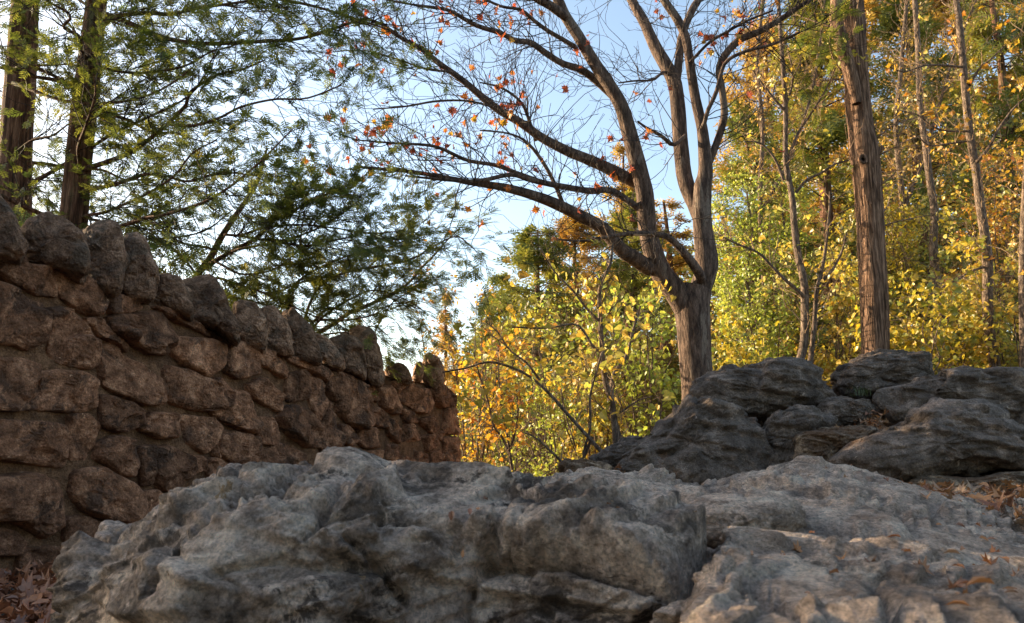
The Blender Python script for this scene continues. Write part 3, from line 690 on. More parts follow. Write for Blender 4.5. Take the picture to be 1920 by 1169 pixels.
tag(outline_rock('boulder', [(1270, 960), (1310, 932), (1400, 928), (1470, 936), (1502, 960), (1500, 1005), (1430, 1030), (1300, 1030)],
    2.05, .20, M['slab'], 13, 130, 80, 2.6, .06, .009), 'rounded pale hump of rock lying on the slab, with a dark right edge', 'boulder')
tag(outline_rock('boulder', [(860, 985), (895, 962), (935, 958), (930, 1000), (900, 1012), (868, 1005)], 1.62, .06, M['slab'], 17, 60, 40, 2.4, .07, .005),
    'small wedge of pale stone lodged beside fallen leaves on the boulder', 'stone')
tag(outline_rock('boulder', [(1810, 1105), (1850, 1060), (1930, 1065), (2020, 1075), (2040, 1150), (1900, 1150)], 1.9, .2, M['slab'], 19, 80, 60, 2.4, .07, .008),
    'pale rock at the right edge below the orange leaf litter', 'boulder')

# ------------------------------------------------------------------ dark rocks behind
zr = lambda L: [(1020+x/2.133, 640+y/2.133) for x, y in L]
dark = [
 ('boulder', zr([(320, 520), (330, 470), (400, 410), (470, 370), (520, 310), (560, 270), (640, 240), (720, 250), (800, 290), (850, 350), (860, 450), (860, 590), (600, 640), (330, 600)]), 5.6, .55, 'dark', 1, .085, 'big dark boulder with pale lichen blotches below the forked maple'),
 ('boulder', zr([(620, 250), (630, 180), (720, 125), (820, 110), (950, 108), (1040, 130), (1090, 190), (1115, 240), (1060, 300), (900, 340), (740, 340), (640, 300)]), 6.3, .6, 'dark', 2, .075, 'wide flat-topped dark boulder directly right of the maple trunk'),
 ('boulder', zr([(1172, 200), (1180, 135), (1250, 90), (1340, 65), (1440, 66), (1530, 62), (1550, 110), (1530, 170), (1420, 220), (1300, 250), (1200, 260)]), 6.6, .5, 'dark', 3, .07, 'dark boulder with a blunt right end at the foot of the cedar trunk'),
 ('boulder', zr([(1340, 250), (1350, 200), (1440, 180), (1490, 140), (1600, 145), (1700, 120), (1830, 115), (2000, 130), (2050, 300), (1950, 400), (1600, 400), (1400, 350)]), 6.2, .6, 'dark', 4, .085, 'long dark rock ridge running out of the right edge'),
 ('boulder', zr([(1170, 490), (1240, 410), (1340, 370), (1430, 330), (1520, 290), (1640, 265), (1760, 275), (1850, 330), (1940, 390), (2010, 450), (1950, 530), (1700, 560), (1500, 560), (1300, 590)]), 5.0, .55, 'dark', 5, .08, 'massive dark rounded boulder with layered ledges at the right edge'),
 ('boulder', zr([(850, 420), (880, 350), (940, 300), (1010, 268), (1080, 275), (1130, 320), (1130, 400), (1040, 440), (1020, 600), (870, 600)]), 5.5, .4, 'dark', 6, .08, 'dark hump of rock wedged between the lichen-spotted boulder and the pale-topped rock'),
 ('boulder', zr([(1000, 430), (1000, 385), (1060, 365), (1180, 355), (1270, 345), (1340, 360), (1240, 430), (1180, 490), (1160, 560), (1010, 560)]), 5.3, .4, 'darkpale', 7, .06, 'brown-grey sloping rock with a pale top left of the massive rounded boulder'),
 ('boulder', zr([(1100, 290), (1130, 240), (1220, 235), (1290, 260), (1300, 320), (1200, 370), (1110, 370)]), 5.9, .35, 'dark', 8, .08, 'small dark rock in the hollow left of the dry twigs'),
 ('boulder', zr([(75, 560), (90, 490), (150, 472), (220, 480), (280, 520), (285, 570), (240, 620), (100, 620)]), 5.2, .22, 'darkpale', 9, .075, 'small angular grey rock at the left end of the dark rock pile'),
 ('boulder', zr([(200, 470), (260, 430), (340, 405), (430, 390), (470, 440), (420, 530), (300, 560), (220, 520)]), 6.0, .4, 'dark', 10, .08, 'low dark rock half hidden behind the small angular rock'),
 ('boulder', zr([(305, 560), (315, 500), (350, 475), (400, 475), (430, 540), (420, 620), (310, 620)]), 5.3, .25, 'dark', 11, .06, 'smooth dark round stone at the left foot of the lichen-spotted boulder'),
 ('boulder', zr([(1400, 620), (1440, 560), (1560, 530), (1700, 545), (1850, 520), (1990, 520), (2040, 640), (1800, 680), (1560, 650)]), 4.75, .4, 'darkpale', 12, .05, 'crumbling brown bank of rock below the massive rounded boulder'),
]
ROCKS = []
for nm, pl, d, th, mt, sd, rg, lab in dark:
    pl = np.array(pl); pc = pl.mean(0); pl = pc+(pl-pc)*1.07
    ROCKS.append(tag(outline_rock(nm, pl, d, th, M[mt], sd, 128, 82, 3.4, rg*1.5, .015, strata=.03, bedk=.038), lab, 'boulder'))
print('rocks ok')

# ------------------------------------------------------------------ trees
def trace(pts, n=None):
    """pts: (px, py, distance, width in pixels) -> world polyline and radii"""
    a = np.array([(*P(x, y, d), w*mpp(x, y, d)/2) for x, y, d, w in pts])
    L = np.linalg.norm(np.diff(a[:, :3], axis=0), axis=1).sum()
    c = catmull(a, n or max(8, int(L/.07))); return c[:, :3], np.maximum(c[:, 3], .0015)
def dline(pts, d0, d1=None, w0=None, w1=None):
    """(px,py) points with distance and width running from start to end"""
    n = len(pts); d1 = d0 if d1 is None else d1
    return [(p[0], p[1], d0+(d1-d0)*i/(n-1), (w0+(w1-w0)*i/(n-1)) if w0 else p[2]) for i, p in enumerate(pts)]
def bark_fn(amp, kth=5., kz=1.4, seed=0, ridge=True):
    def f(th, L, R):
        Lg, Tg = np.meshgrid(L, th, indexing='ij')
        p = np.stack([np.cos(Tg)*kth, np.sin(Tg)*kth, Lg*kz+seed], -1).reshape(-1, 3)
        v = (ridged(p, 3)*.7+.5*fbm(p*3.1, 2)) if ridge else fbm(p, 3)
        return amp*v.reshape(R.shape)
    return f
def limbs_mesh(limbs, big=.04, bark=None, segs_big=28):
    mb = MB()
    for pts, rad in limbs:
        r = rad.max()
        V, F = tube(pts, rad, segs_big if r > big else 10 if r > .02 else 6, bark if r > big else None); mb.add(V, F)
    return mb.get()[:2]
def from_limbs(limbs, dens, ang=(.5, 1.1), lf=(.5, 1.0), rmax=.012, skip=.1, up=0.2):
    """twig starts spread along limbs; dens per metre"""
    S, D, Ln, R = [], [], [], []
    for pts, rad in limbs:
        seg = np.linalg.norm(np.diff(pts, axis=0), axis=1); L = seg.sum(); n = rng.poisson(dens*L)
        if n == 0: continue
        t = rng.uniform(skip, 1, n)*(len(pts)-1); k = np.minimum(t.astype(int), len(pts)-2); f = (t-k)[:, None]
        T = norm(pts[k+1]-pts[k]); s_ = norm(np.cross(T, rand_dirs(n))); a = rng.uniform(*ang, n)[:, None]
        S.append(pts[k]*(1-f)+pts[k+1]*f); d = T*np.cos(a)+s_*np.sin(a); d[:, 2] += up; D.append(norm(d))
        Ln.append(rng.uniform(*lf, n)); R.append(np.minimum(rad[k]*.5, rmax))
    return np.concatenate(S), np.concatenate(D), np.concatenate(Ln), np.concatenate(R)
def on_twigs(Pn, per, t0=.2):
    N, K, _ = Pn.shape; idx = np.repeat(np.arange(N), per); t = rng.uniform(t0, 1, len(idx))*(K-1)
    k = np.minimum(t.astype(int), K-2); f = (t-k)[:, None]
    return Pn[idx, k]*(1-f)+Pn[idx, k+1]*f, norm(Pn[idx, k+1]-Pn[idx, k])
def base_of(limb): b = limb[0][0]; return (b[0], b[1], b[2])

# ---- forked maple with few leaves
MD = 9.0
z8 = MD
maple = [
 dline([(1312, 830, 74), (1310, 780, 66), (1310, 740, 62), (1304, 680, 59), (1301, 620, 62), (1298, 575, 64), (1306, 540, 56)], MD),
 dline([(1296, 590, 50), (1312, 545, 46), (1322, 515, 46), (1325, 488, 48), (1319, 440, 41), (1316, 400, 39), (1318, 350, 36), (1323, 319, 30), (1317, 246, 22), (1304, 185, 20), (1293, 115, 18), (1285, 69, 18), (1269, 35, 17), (1250, 8, 16), (1240, -12, 15), (1215, -70, 10), (1190, -140, 5)], MD, 8.6),
 dline([(1316, 420, 30), (1304, 385, 33), (1285, 339, 32), (1276, 269, 31), (1271, 200, 30), (1264, 154, 29), (1246, 119, 27), (1227, 85, 24), (1208, 42, 21), (1192, 15, 19), (1178, -12, 17), (1150, -70, 11), (1130, -130, 5)], MD, 9.5),
 dline([(1266, 160, 17), (1271, 131, 17), (1277, 77, 16), (1286, 46, 15), (1300, 15, 15), (1312, -6, 14), (1335, -70, 9), (1350, -140, 4)], 9.2, 9.6),
 dline([(1296, 600, 48), (1269, 550, 50), (1240, 512, 45), (1220, 458, 40), (1212, 408, 38), (1208, 358, 36), (1192, 296, 34), (1177, 239, 31), (1165, 200, 29), (1146, 165, 27), (1112, 115, 25), (1085, 69, 23), (1058, 27, 22), (1044, -5, 20), (1010, -70, 13), (985, -140, 6)], MD, 8.2),
 dline([(1228, 495, 30), (1219, 504, 32), (1192, 486, 32), (1165, 469, 30), (1127, 427, 27), (1077, 400, 24), (1038, 381, 22), (1000, 367, 20), (945, 352, 16), (880, 342, 11), (774, 323, 7), (664, 313, 4)], MD, 7.6),
 dline([(1222, 410, 18), (1189, 385, 14), (1146, 358, 13), (1104, 358, 13), (1054, 350, 12), (996, 338, 11), (958, 328, 9), (900, 339, 8), (840, 338, 6), (760, 330, 3)], MD-.1, 7.4),
 dline([(1010, 339, 9), (970, 325, 9), (928, 310, 9), (876, 301, 8), (815, 275, 7), (740, 269, 5), (660, 262, 3)], 8.3, 7.3),
 dline([(1200, 345, 26), (1185, 339, 26), (1146, 319, 25), (1104, 300, 23), (1062, 283, 21), (1015, 258, 19), (977, 231, 18), (938, 208, 17), (911, 188, 15), (866, 150, 13), (825, 120, 11), (791, 92, 9), (753, 72, 8), (719, 48, 6), (681, 31, 5), (657, 7, 3)], MD, 7.4),
 dline([(1160, 190, 18), (1150, 181, 17), (1116, 150, 16), (1089, 131, 15), (1054, 119, 13), (1023, 100, 13), (996, 81, 12), (965, 76, 11), (938, 62, 10), (893, 48, 9), (842, 20, 7), (808, 14, 6), (767, 8, 4), (700, -5, 3)], 8.9, 7.4),
 dline([(1080, 92, 10), (1073, 85, 10), (1027, 58, 9), (1000, 38, 8), (977, 19, 7), (942, 13, 6), (911, 0, 5), (880, -12, 3)], 8.5, 7.8),
 dline([(1064, 35, 19), (1054, 27, 19), (1027, 8, 18), (1004, -4, 16), (960, -40, 10), (920, -80, 5)], 8.4, 7.8),
 dline([(1316, 525, 20), (1308, 508, 20), (1285, 477, 17), (1254, 446, 14), (1231, 440, 11), (1190, 438, 10), (1154, 442, 8), (1096, 452, 5), (1040, 449, 3)], MD-.15, 8.0),
 dline([(1322, 320, 18), (1335, 292, 15), (1350, 250, 15), (1358, 215, 15), (1354, 169, 14), (1348, 131, 14), (1362, 100, 15), (1389, 74, 15), (1427, 58, 13), (1465, 35, 11), (1512, 4, 8), (1560, -30, 4)], MD-.1, 8.4),
 dline([(1316, 240, 9), (1321, 231, 9), (1327, 208, 9), (1343, 173, 9), (1354, 131, 8), (1366, 112, 8), (1400, 96, 7), (1450, 83, 6), (1500, 60, 4)], 8.7, 8.2),
 dline([(1285, 255, 9), (1262, 272, 9), (1240, 255, 8), (1212, 240, 6), (1196, 228, 4)], 8.95, 8.5),
 dline([(1264, 150, 7), (1245, 135, 6), (1225, 150, 5), (1190, 152, 4), (1160, 156, 3)], 9.2, 8.8),
 dline([(1005, 265, 8), (990, 220, 7), (975, 190, 6), (940, 165, 5), (900, 155, 3)], 8.5, 8.0),
 dline([(1060, 395, 10), (1040, 345, 9), (1015, 300, 8), (985, 265, 6), (950, 250, 4), (900, 245, 3)], 8.5, 7.9),
 dline([(930, 203, 6), (880, 190, 5), (820, 190, 5), (760, 200, 4), (700, 205, 3)], 8.0, 7.3),
 dline([(850, 135, 6), (800, 130, 5), (740, 110, 4), (680, 95, 3), (600, 100, 2)], 7.7, 7.2),
 dline([(1293, 118, 7), (1330, 80, 6), (1360, 62, 6), (1400, 40, 5), (1450, 20, 4)], 8.7, 8.3),
]
def build_maple():
    L = [trace([(x, y, d, wd*(1. if k == 0 else .88)) for x, y, d, wd in q]) for k, q in enumerate(maple)]
    base = L[0][0][0].copy(); base[2] = gz(base[0], base[1])
    t = thing('maple_tree', base, 'nearly bare forked maple with long limbs sweeping left and scattered red leaves', 'tree')
    foot = L[0]; foot = (np.vstack([np.array((foot[0][0][0]+.01, foot[0][0][1], base[2]-.1)), foot[0]]), np.concatenate([[foot[1][0]*1.35], foot[1]])); L[0] = foot
    part('trunk', *limbs_mesh(L[:1], .02, bark_fn(.0075, 2.6, 2.2), 40), M['bark_maple'], t)
    for l_ in L[1:6]: part('limb', *limbs_mesh([l_], .02, bark_fn(.0075, 2.6, 2.2), 36), M['bark_maple'], t)
    for l_ in L[6:]: part('branch', *limbs_mesh([l_], .03, bark_fn(.004, 2.2, 3.), 18), M['bark_maple'], t)
    small = [(p, r) for p, r in L if r.min() < .05]
    thin = [(p[r < .05], r[r < .05]) for p, r in small if (r < .05).sum() > 4]
    mb = MB()
    a, ar = twigs(*from_limbs(thin, 12.0, (.45, 1.2), (.35, 1.4), .0075, .05, .04), K=9, jit=.24, up=.06)
    mb.add(*tubes(a, ar, 3))
    b, brr = twigs(*spawn(a, ar, 4, .15, 1, (.4, 1.1), (.3, .6), .6), K=6, jit=.25, up=.10); mb.add(*tubes(b, np.maximum(brr, .0027), 3))
    c, crr = twigs(*spawn(b, brr, 2, .2, 1, (.4, 1.0), (.3, .6), .6), K=4, jit=.2, up=.16); mb.add(*tubes(c, np.maximum(crr, .0022), 3))
    part('twigs', *mb.get()[:2], M['twig_dark'], t, kind='stuff')
    # leaves, hung one by one
    tips = np.concatenate([b[:, -1], c[:, -1], b[:, 3]]); px = pix(tips)
    ok = (px[:, 0] > 560) & (px[:, 0] < 1480) & (px[:, 1] > -20) & (px[:, 1] < 480); tips = tips[ok]; px = px[ok]
    seeds = tips[rng.choice(len(tips), 46, replace=False)]
    dist = np.linalg.norm(tips[:, None]-seeds[None], axis=2).min(1); wgt = np.exp(-(dist/.22)**2)+.07
    pick = rng.choice(len(tips), 285, replace=False, p=wgt/wgt.sum())
    mats = [M['lf_red'], M['lf_red'], M['lf_red'], M['lf_orange']]
    vars_ = []
    for k in range(7):
        Vt, Ft = t_maple(.1+.16*k); Vt = Vt+np.stack([0*Vt[:, 0], 0*Vt[:, 0], .12*noise(Vt*3+k*5)], 1)
        vars_.append(mesh('leaf', Vt, Ft, mats[k % 4], False, np.full(len(Vt), (k*.37) % 1)))
    crown = thing('crown', (0, 0, 0), '', ''); 
    for q in ('label', 'category'): del crown[q]
    crown.parent = t; crown.location = (0, 0, 2.5)
    off = Vector(t.location)+Vector((0, 0, 2.5))
    for i in pick:
        o = link('leaf', vars_[rng.integers(7)], crown, tuple(Vector(tips[i])-off+Vector((0, 0, -.03))), tuple(rng.uniform(0, 6.28, 3)), float(rng.uniform(.05, .10)))
build_maple()

# ---- shaggy cedar trunk on the right
def build_right_cedar():
    D = 10.5
    main = trace(dline([(1650, 800, 66), (1644, 720, 58), (1642, 682, 56), (1641, 620, 57), (1639, 562, 58), (1634, 470, 56), (1630, 385, 56), (1625, 325, 58), (1620, 281, 59), (1613, 231, 52), (1606, 154, 50), (1603, 58, 44), (1600, 0, 41), (1594, -120, 38), (1590, -300, 32), (1590, -520, 22), (1592, -700, 10)], D))
    main = (main[0], main[1]*.86)
    side = trace(dline([(1606, 195, 16), (1600, 160, 22), (1588, 115, 24), (1577, 77, 24), (1568, 38, 23), (1569, 0, 21), (1572, -120, 18), (1560, -300, 12), (1550, -450, 5)], D-.22))
    b = main[0][0].copy(); b[2] = gz(b[0], b[1])-.05
    t = thing('cedar_tree', b, 'straight cedar with shaggy grey-brown bark and a side stem, behind the dark boulders', 'tree')
    main = (np.vstack([b, main[0]]), np.concatenate([[main[1][0]*1.2], main[1]]))
    p, r = main; q = catmull(np.column_stack([p, r]), 260)
    part('trunk', *tube(q[:, :3], q[:, 3], 90, bark_fn(.006, 9.5, .9, 3)), M['bark_cedar'], t)
    q2 = catmull(np.column_stack(side), 90)
    part('side_stem', *tube(q2[:, :3], q2[:, 3], 40, bark_fn(.007, 6.5, .8, 8)), M['bark_cedar'], t)
    # peeling strips
    mb = MB()
    for k in range(210):
        i = rng.integers(20, 150); th = rng.uniform(0, 6.28); c0 = q[i, :3]; rr = q[i, 3]+.008; L = rng.uniform(.12, .5); w_ = rng.uniform(.006, .014)
        e = np.array((math.cos(th), math.sin(th), 0)); tn = np.array((-e[1], e[0], 0)); dirn = norm(q[min(i+6, 259), :3]-q[i, :3])
        lift = rng.uniform(0, .022); V = []
        for s_ in np.linspace(0, 1, 4):
            pc = c0+dirn*L*s_+e*(rr+lift*(s_-.5)**2*4*(1 if s_ < .5 else .3)); V += [pc+tn*w_*(1-.5*s_), pc-tn*w_*(1-.5*s_)+e*.002]
        mb.add(np.array(V), np.array([(0, 1, 3, 2), (2, 3, 5, 4), (4, 5, 7, 6)]))
    part('bark_strips', *mb.get()[:2], M['bark_cedar'], t, kind='stuff')
    # knot: swollen ring round a dark hole, and a broken stub on the right
    c = P(1618, 299, D-.21); th = np.linspace(0, 6.28, 20, endpoint=False)
    ring = c+.045*(np.cos(th)[:, None]*np.array((1, 0, 0))+np.sin(th)[:, None]*np.array((0, .1, 1.2)))
    ring = np.vstack([ring, ring[:1]]); V, F = tube(ring, np.full(21, .024), 8); part('knot', V, F, M['bark_cedar'], t)
    V, F = tube(np.array([c+np.array((0, -.005, 0)), c+np.array((0, .09, 0))]), np.array([.036, .02]), 12); part('knot_hole', np.vstack([V, c+np.array((0, .09, 0))]), F, M['twig_dark'], t)
    s0 = P(1642, 285, D); V, F = tube(catmull(np.array([s0-np.array((.1, 0, .06)), s0+np.array((.02, -.03, .0)), s0+np.array((.085, -.05, .05))]), 10), np.linspace(.065, .028, 10), 12, bark_fn(.008, 2, 4)); part('broken_stub', V, F, M['bark_cedar'], t)
    # dead twigs and an upper crown above the frame
    S, Dd, L, R = from_limbs([(q[60:250, :3], q[60:250, 3])], 3.5, (1.0, 1.5), (.6, 1.5), .014, .0, -.05)
    a, ar = twigs(S, Dd, L, R, 8, .2, -.02); mb = MB(); mb.add(*tubes(a, ar, 4)); b2, br2 = twigs(*spawn(a, ar, 4), 6, .25, .02); mb.add(*tubes(b2, np.maximum(br2, .002), 3))
    part('dead_branches', *mb.get()[:2], M['twig_tan'], t, kind='stuff')
    hi = a[a[:, 0, 2] > 5.5]
    if len(hi):
        c2, c2r = twigs(*spawn(hi, np.full(hi.shape[:2], .01), 8, plane=(0, 0, 1)), 6, .15, -.03); pos, dr = on_twigs(c2, 5)
        V, F, r = scatter(T_SPRAY, pos, frame(dr+rand_dirs(len(dr))*.5, (0, 0, 1), .5), rng.uniform(.12, .22, len(pos)))
        part('foliage', V, F, M['lf_cedar'], t, False, r, kind='stuff')
build_right_cedar()

# ---- two cedars behind the wall and their long boughs
Z8 = lambda L: [(x/2.436, y/2.436) for x, y in L]
Z7 = lambda L: [(300+x/3.2, 350+y/3.2) for x, y in L]
def cedar_left(limbs_tr, boughs, label, extra, seed, tw=12., trunk_seg=48):
    L = [trace(q) for q in limbs_tr]; base = L[0][0][0].copy(); base[2] = 0
    t = thing('cedar_tree', base, label, 'tree', None)
    p, r = L[0]; p = np.vstack([np.array((p[0][0]-.03, p[0][1], -.1)), p]); r = np.concatenate([[r[0]*1.2], r]); q = catmull(np.column_stack([p, r]), 200)
    V, F = tube(q[:, :3], q[:, 3], trunk_seg, bark_fn(.012*min(1, q[0, 3]/.12), 3.6, .7, seed)); part('trunk', V, F, M['bark_red'], t)
    B = [trace(b) for b in boughs]
    # further boughs from the trunk, partly above or beside the frame
    for k in range(extra):
        i = rng.integers(60, 198); a = rng.uniform(0, 6.28); L_ = rng.uniform(1.4, 2.9); d = np.array((math.cos(a), math.sin(a), rng.uniform(-.1, .35)))
        s_ = np.linspace(0, 1, 7)[:, None]; pts = q[i, :3]+d*L_*s_+np.array((0, 0, 1.))*(-.5*L_*.5*s_**2+.28*L_*s_**3)+rng.normal(size=(7, 3))*.06*s_
        c = catmull(np.column_stack([pts, np.linspace(.022, .005, 7)]), 26); B.append((c[:, :3], c[:, 3]))
    for l_ in B: part('branch', *limbs_mesh([l_], .05), M['bark_red'], t)
    a, ar = twigs(*from_limbs(B, tw, (.5, 1.1), (.35, .95), .006, .08, .0), K=7, jit=.2, up=-.02); mb = MB(); mb.add(*tubes(a, np.maximum(ar, .002), 3))
    b, br = twigs(*spawn(a, ar, 4, .1, 1, (.4, .9), (.3, .6), .6, (0, 0, 1)), K=4, jit=.2, up=-.04); mb.add(*tubes(b, np.maximum(br, .0014), 3))
    part('twigs', *mb.get()[:2], M['twig_dark'], t, kind='stuff')
    pos, dr = on_twigs(b, 4, .1); pos2, dr2 = on_twigs(a, 5, .3)
    pos = np.concatenate([pos, pos2]); dr = np.concatenate([dr, dr2])
    clump = fbm(pos*1.7+seed, 2)+.25*rng.normal(size=len(pos)); keep = clump > -.12; pos = pos[keep]; dr = dr[keep]
    n = len(pos); col = np.clip(.45+.55*fbm(pos*1.1+40, 2)+rng.normal(size=n)*.16, 0, 1)
    V, F, r = scatter(T_SPRAY, pos, frame(dr+rand_dirs(n)*.45, (.2, -.3, 1), .55), rng.uniform(.07, .145, n), col)
    part('foliage', V, F, M['lf_cedar'], t, False, r, kind='stuff')
    return t
def wl(L, w0, w1): n = len(L); return [(x, y, w0+(w1-w0)*i/(n-1)) for i, (x, y) in enumerate(L)]
cedar_left([dline([(22, 480, 62), (25, 425, 58), (28, 330, 54), (31, 246, 52), (38, 150, 50), (43, 82, 48), (48, 0, 42), (56, -120, 36), (62, -260, 28), (66, -420, 16), (68, -540, 6)], 7.4)],
 [dline(wl(Z8([(60, 320), (100, 302), (200, 300), (300, 295), (420, 300), (520, 270)]), 6, 2), 7.2, 6.6),
  dline(wl(Z8([(60, 380), (130, 405), (250, 450), (400, 475), (560, 465), (680, 435), (780, 385), (880, 310)]), 8, 3), 7.2, 6.2),
  dline(wl(Z8([(70, 700), (150, 640), (240, 620), (330, 560), (430, 560)]), 6, 2), 7.2, 6.7)],
 'left-edge cedar trunk with red-brown bark rising behind the wall', 22, 1, 12.)
cedar_left([dline([(130, 490, 50), (136, 443, 46), (145, 328, 44), (158, 205, 42), (170, 103, 39), (179, 20, 35), (188, -70, 30), (196, -180, 24), (205, -330, 14), (210, -430, 5)], 7.0)],
 [dline(wl(Z8([(400, 10), (470, 60), (600, 110), (700, 155), (800, 185), (950, 200), (1200, 190), (1350, 180), (1460, 155), (1559, 120), (1680, 80)]), 11, 4), 7.0, 6.3),
  dline(wl(Z8([(440, 150), (500, 90), (560, 70), (680, 60), (780, 65), (900, 40), (1100, 10), (1300, -30)]), 10, 4), 7.0, 6.4),
  dline(wl(Z8([(380, 790), (400, 770), (520, 730), (620, 680), (740, 590), (850, 480), (870, 420), (1000, 340), (1100, 320), (1200, 280)]), 11, 3), 7.0, 6.3),
  dline(wl(Z8([(370, 880), (390, 870), (520, 845), (650, 800), (740, 800), (860, 830), (1000, 790), (1150, 800)]), 9, 3), 7.0, 6.5),
  dline(wl(Z8([(360, 1000), (400, 985), (480, 970), (600, 920), (700, 870), (800, 800), (880, 700), (990, 640)]), 8, 3), 7.0, 6.4),
  dline(wl(Z8([(740, 590), (760, 570), (880, 575), (1000, 540), (1100, 490), (1250, 455), (1400, 450), (1559, 390)]), 7, 3), 6.7, 6.2),
  dline(wl(Z8([(430, 300), (560, 330), (700, 330), (850, 300), (960, 240), (1100, 200)]), 7, 2), 7.0, 6.2),
  dline(wl([(182, 5), (260, -30), (360, -30), (470, -10), (580, 10), (680, 40), (740, 60)], 10, 3), 7.0, 6.4)],
 'slender leaning cedar trunk with boughs spreading over the wall, second from the left', 18, 2, 12.5)
cedar_left([dline([(330, 620, 15), (362, 530, 13), (394, 484, 12), (416, 444, 11), (447, 397, 9), (475, 356, 7), (490, 320, 5), (500, 280, 3)], 7.8)],
 [dline(wl(Z7([(300, 470), (310, 460), (430, 390), (560, 320), (660, 230), (700, 180), (760, 50), (800, -40)]), 11, 3), 7.8, 7.2),
  dline(wl(Z7([(690, 200), (800, 150), (860, 110), (960, 60), (1080, 20)]), 6, 2), 7.4, 6.9),
  dline(wl(Z7([(390, 290), (400, 290), (500, 300), (620, 320), (720, 325), (850, 290), (970, 240), (1080, 170), (1200, 80)]), 6, 3), 7.6, 7.),
  dline(wl(Z7([(430, 390), (480, 375), (620, 350), (720, 340), (850, 355), (960, 350), (1060, 320), (1180, 300)]), 6, 3), 7.6, 7.),
  dline(wl(Z7([(330, 450), (390, 480), (480, 525), (600, 520), (700, 490), (780, 430), (840, 360), (850, 250), (870, 150)]), 5, 2), 7.6, 7.),
  dline(wl(Z7([(330, 380), (250, 360), (150, 345), (60, 310), (0, 270)]), 5, 3), 7.6, 7.2),
  dline(wl([(352, 548), (400, 522), (450, 535), (510, 556), (570, 585), (610, 600)], 6, 2), 7.8, 7.4),
  dline(wl([(345, 560), (320, 520), (290, 500), (262, 486), (230, 470)], 5, 2), 7.8, 7.5),
  dline(wl([(372, 520), (330, 470), (280, 450), (230, 440)], 5, 2), 7.8, 7.3),
  dline(wl([(360, 540), (420, 555), (470, 575), (520, 600)], 4, 2), 7.8, 7.6),
  dline(wl(Z7([(470, 300), (620, 250), (850, 230), (1050, 250), (1250, 280), (1420, 270)]), 5, 2), 7.4, 6.9)],
 'thin slanting cedar sapling with feathery green boughs rising just behind the coping stones', 0, 3, 16., 16)
cedar_left([dline([(520, 700, 12), (570, 645, 10), (597, 625, 9), (628, 606, 8), (656, 587, 7), (691, 572, 6), (737, 550, 5), (769, 528, 4), (787, 506, 4), (812, 481, 3), (837, 453, 2), (860, 430, 2)], 8.2)],
 [dline(wl(Z7([(820, 900), (880, 860), (1000, 735), (1100, 745), (1200, 740), (1330, 680), (1500, 600), (1600, 520)]), 6, 2), 8.1, 7.6),
  dline(wl(Z7([(880, 810), (1000, 800), (1130, 800), (1280, 770), (1380, 710), (1480, 700)]), 5, 2), 8.1, 7.7),
  dline(wl(Z7([(1290, 870), (1340, 780), (1400, 690), (1480, 640)]), 3, 2), 8., 7.8),
  dline(wl(Z7([(860, 830), (900, 700), (960, 600), (1100, 520), (1300, 480), (1500, 440), (1640, 360), (1780, 300), (1880, 370)]), 6, 2), 8.1, 7.6),
  dline(wl(Z7([(850, 840), (760, 720), (800, 600), (900, 520), (1060, 440), (1260, 380), (1420, 340), (1560, 300)]), 6, 2), 8.1, 7.5),
  dline(wl([(570, 645), (610, 628), (660, 622), (700, 612), (728, 630)], 4, 2), 8.1, 7.8),
  dline(wl([(575, 640), (600, 600), (650, 565), (700, 545), (755, 560), (790, 580)], 5, 2), 8.1, 7.7),
  dline(wl([(560, 650), (520, 600), (500, 570), (540, 540), (600, 520), (660, 520)], 5, 2), 8.1, 7.7),
  dline(wl([(565, 650), (540, 610), (480, 590), (430, 570)], 4, 2), 8.1, 7.9),
  dline(wl(Z7([(840, 850), (700, 740), (560, 690), (420, 660), (330, 620)]), 5, 2), 8.1, 7.8)],
 'low cedar with drooping green sprays reaching over the middle of the wall against the sky', 0, 4, 17., 14)
print('near trees ok')

# ------------------------------------------------------------------ woods behind
T_SMALL = (np.array([(0, 0, 0), (.5, .3, .06), (1, 0, -.1), (.5, -.3, .06)], float), np.array([(0, 3, 1), (1, 3, 2)]))
def cedar_variant(seed, H=8., R=1.5, nb=120, thin=1.0, start=.06, curve=.75):
    """trunk, boughs and foliage meshes of one background conifer standing on the origin"""
    z = np.linspace(0, H, 40); tr = np.stack([.06*np.sin(z*.7+seed), .06*np.cos(z*.9+seed), z], 1)
    trunk = tube(tr, np.linspace(.15, .012, 40), 12, bark_fn(.01, 3, .8, seed))
    h = rng.uniform(start, .985, nb); a = rng.uniform(0, 6.28, nb); Lb = R*(1-h)**curve*rng.uniform(.55, 1.15, nb)+.12
    S = np.stack([np.interp(h*H, z, tr[:, 0]), np.interp(h*H, z, tr[:, 1]), h*H], 1)
    D = np.stack([np.cos(a), np.sin(a), .15+.35*h], 1)
    b, br = twigs(S, D, Lb, np.full(nb, .014), 8, .10, -.03)
    c, cr = twigs(*spawn(b, br, 8, .05, 1, (.5, 1.1), (.3, .6), .5), K=5, jit=.22, up=.02)
    mb = MB(); mb.add(*tubes(b, br, 4)); mb.add(*tubes(c[::3], np.maximum(cr[::3], .003), 3))
    pos, dr = on_twigs(c, 6, .05); p2, d2 = on_twigs(b, 5, .3); pos = np.concatenate([pos, p2]); dr = np.concatenate([dr, d2])
    k = (fbm(pos*1.3+seed*7, 2)+.3*rng.normal(size=len(pos))) > -.25*thin; pos = pos[k]; dr = dr[k]; n = len(pos)
    col = np.clip(.42+.5*fbm(pos*.9+seed*3, 2)+rng.normal(size=n)*.17, 0, 1)
    fol = scatter(T_CLUMP, pos, frame(dr+rand_dirs(n)*.8, (0, 0, 1), 1.2), rng.uniform(.12, .26, n), col)
    return trunk, mb.get()[:2], fol
VARS = []
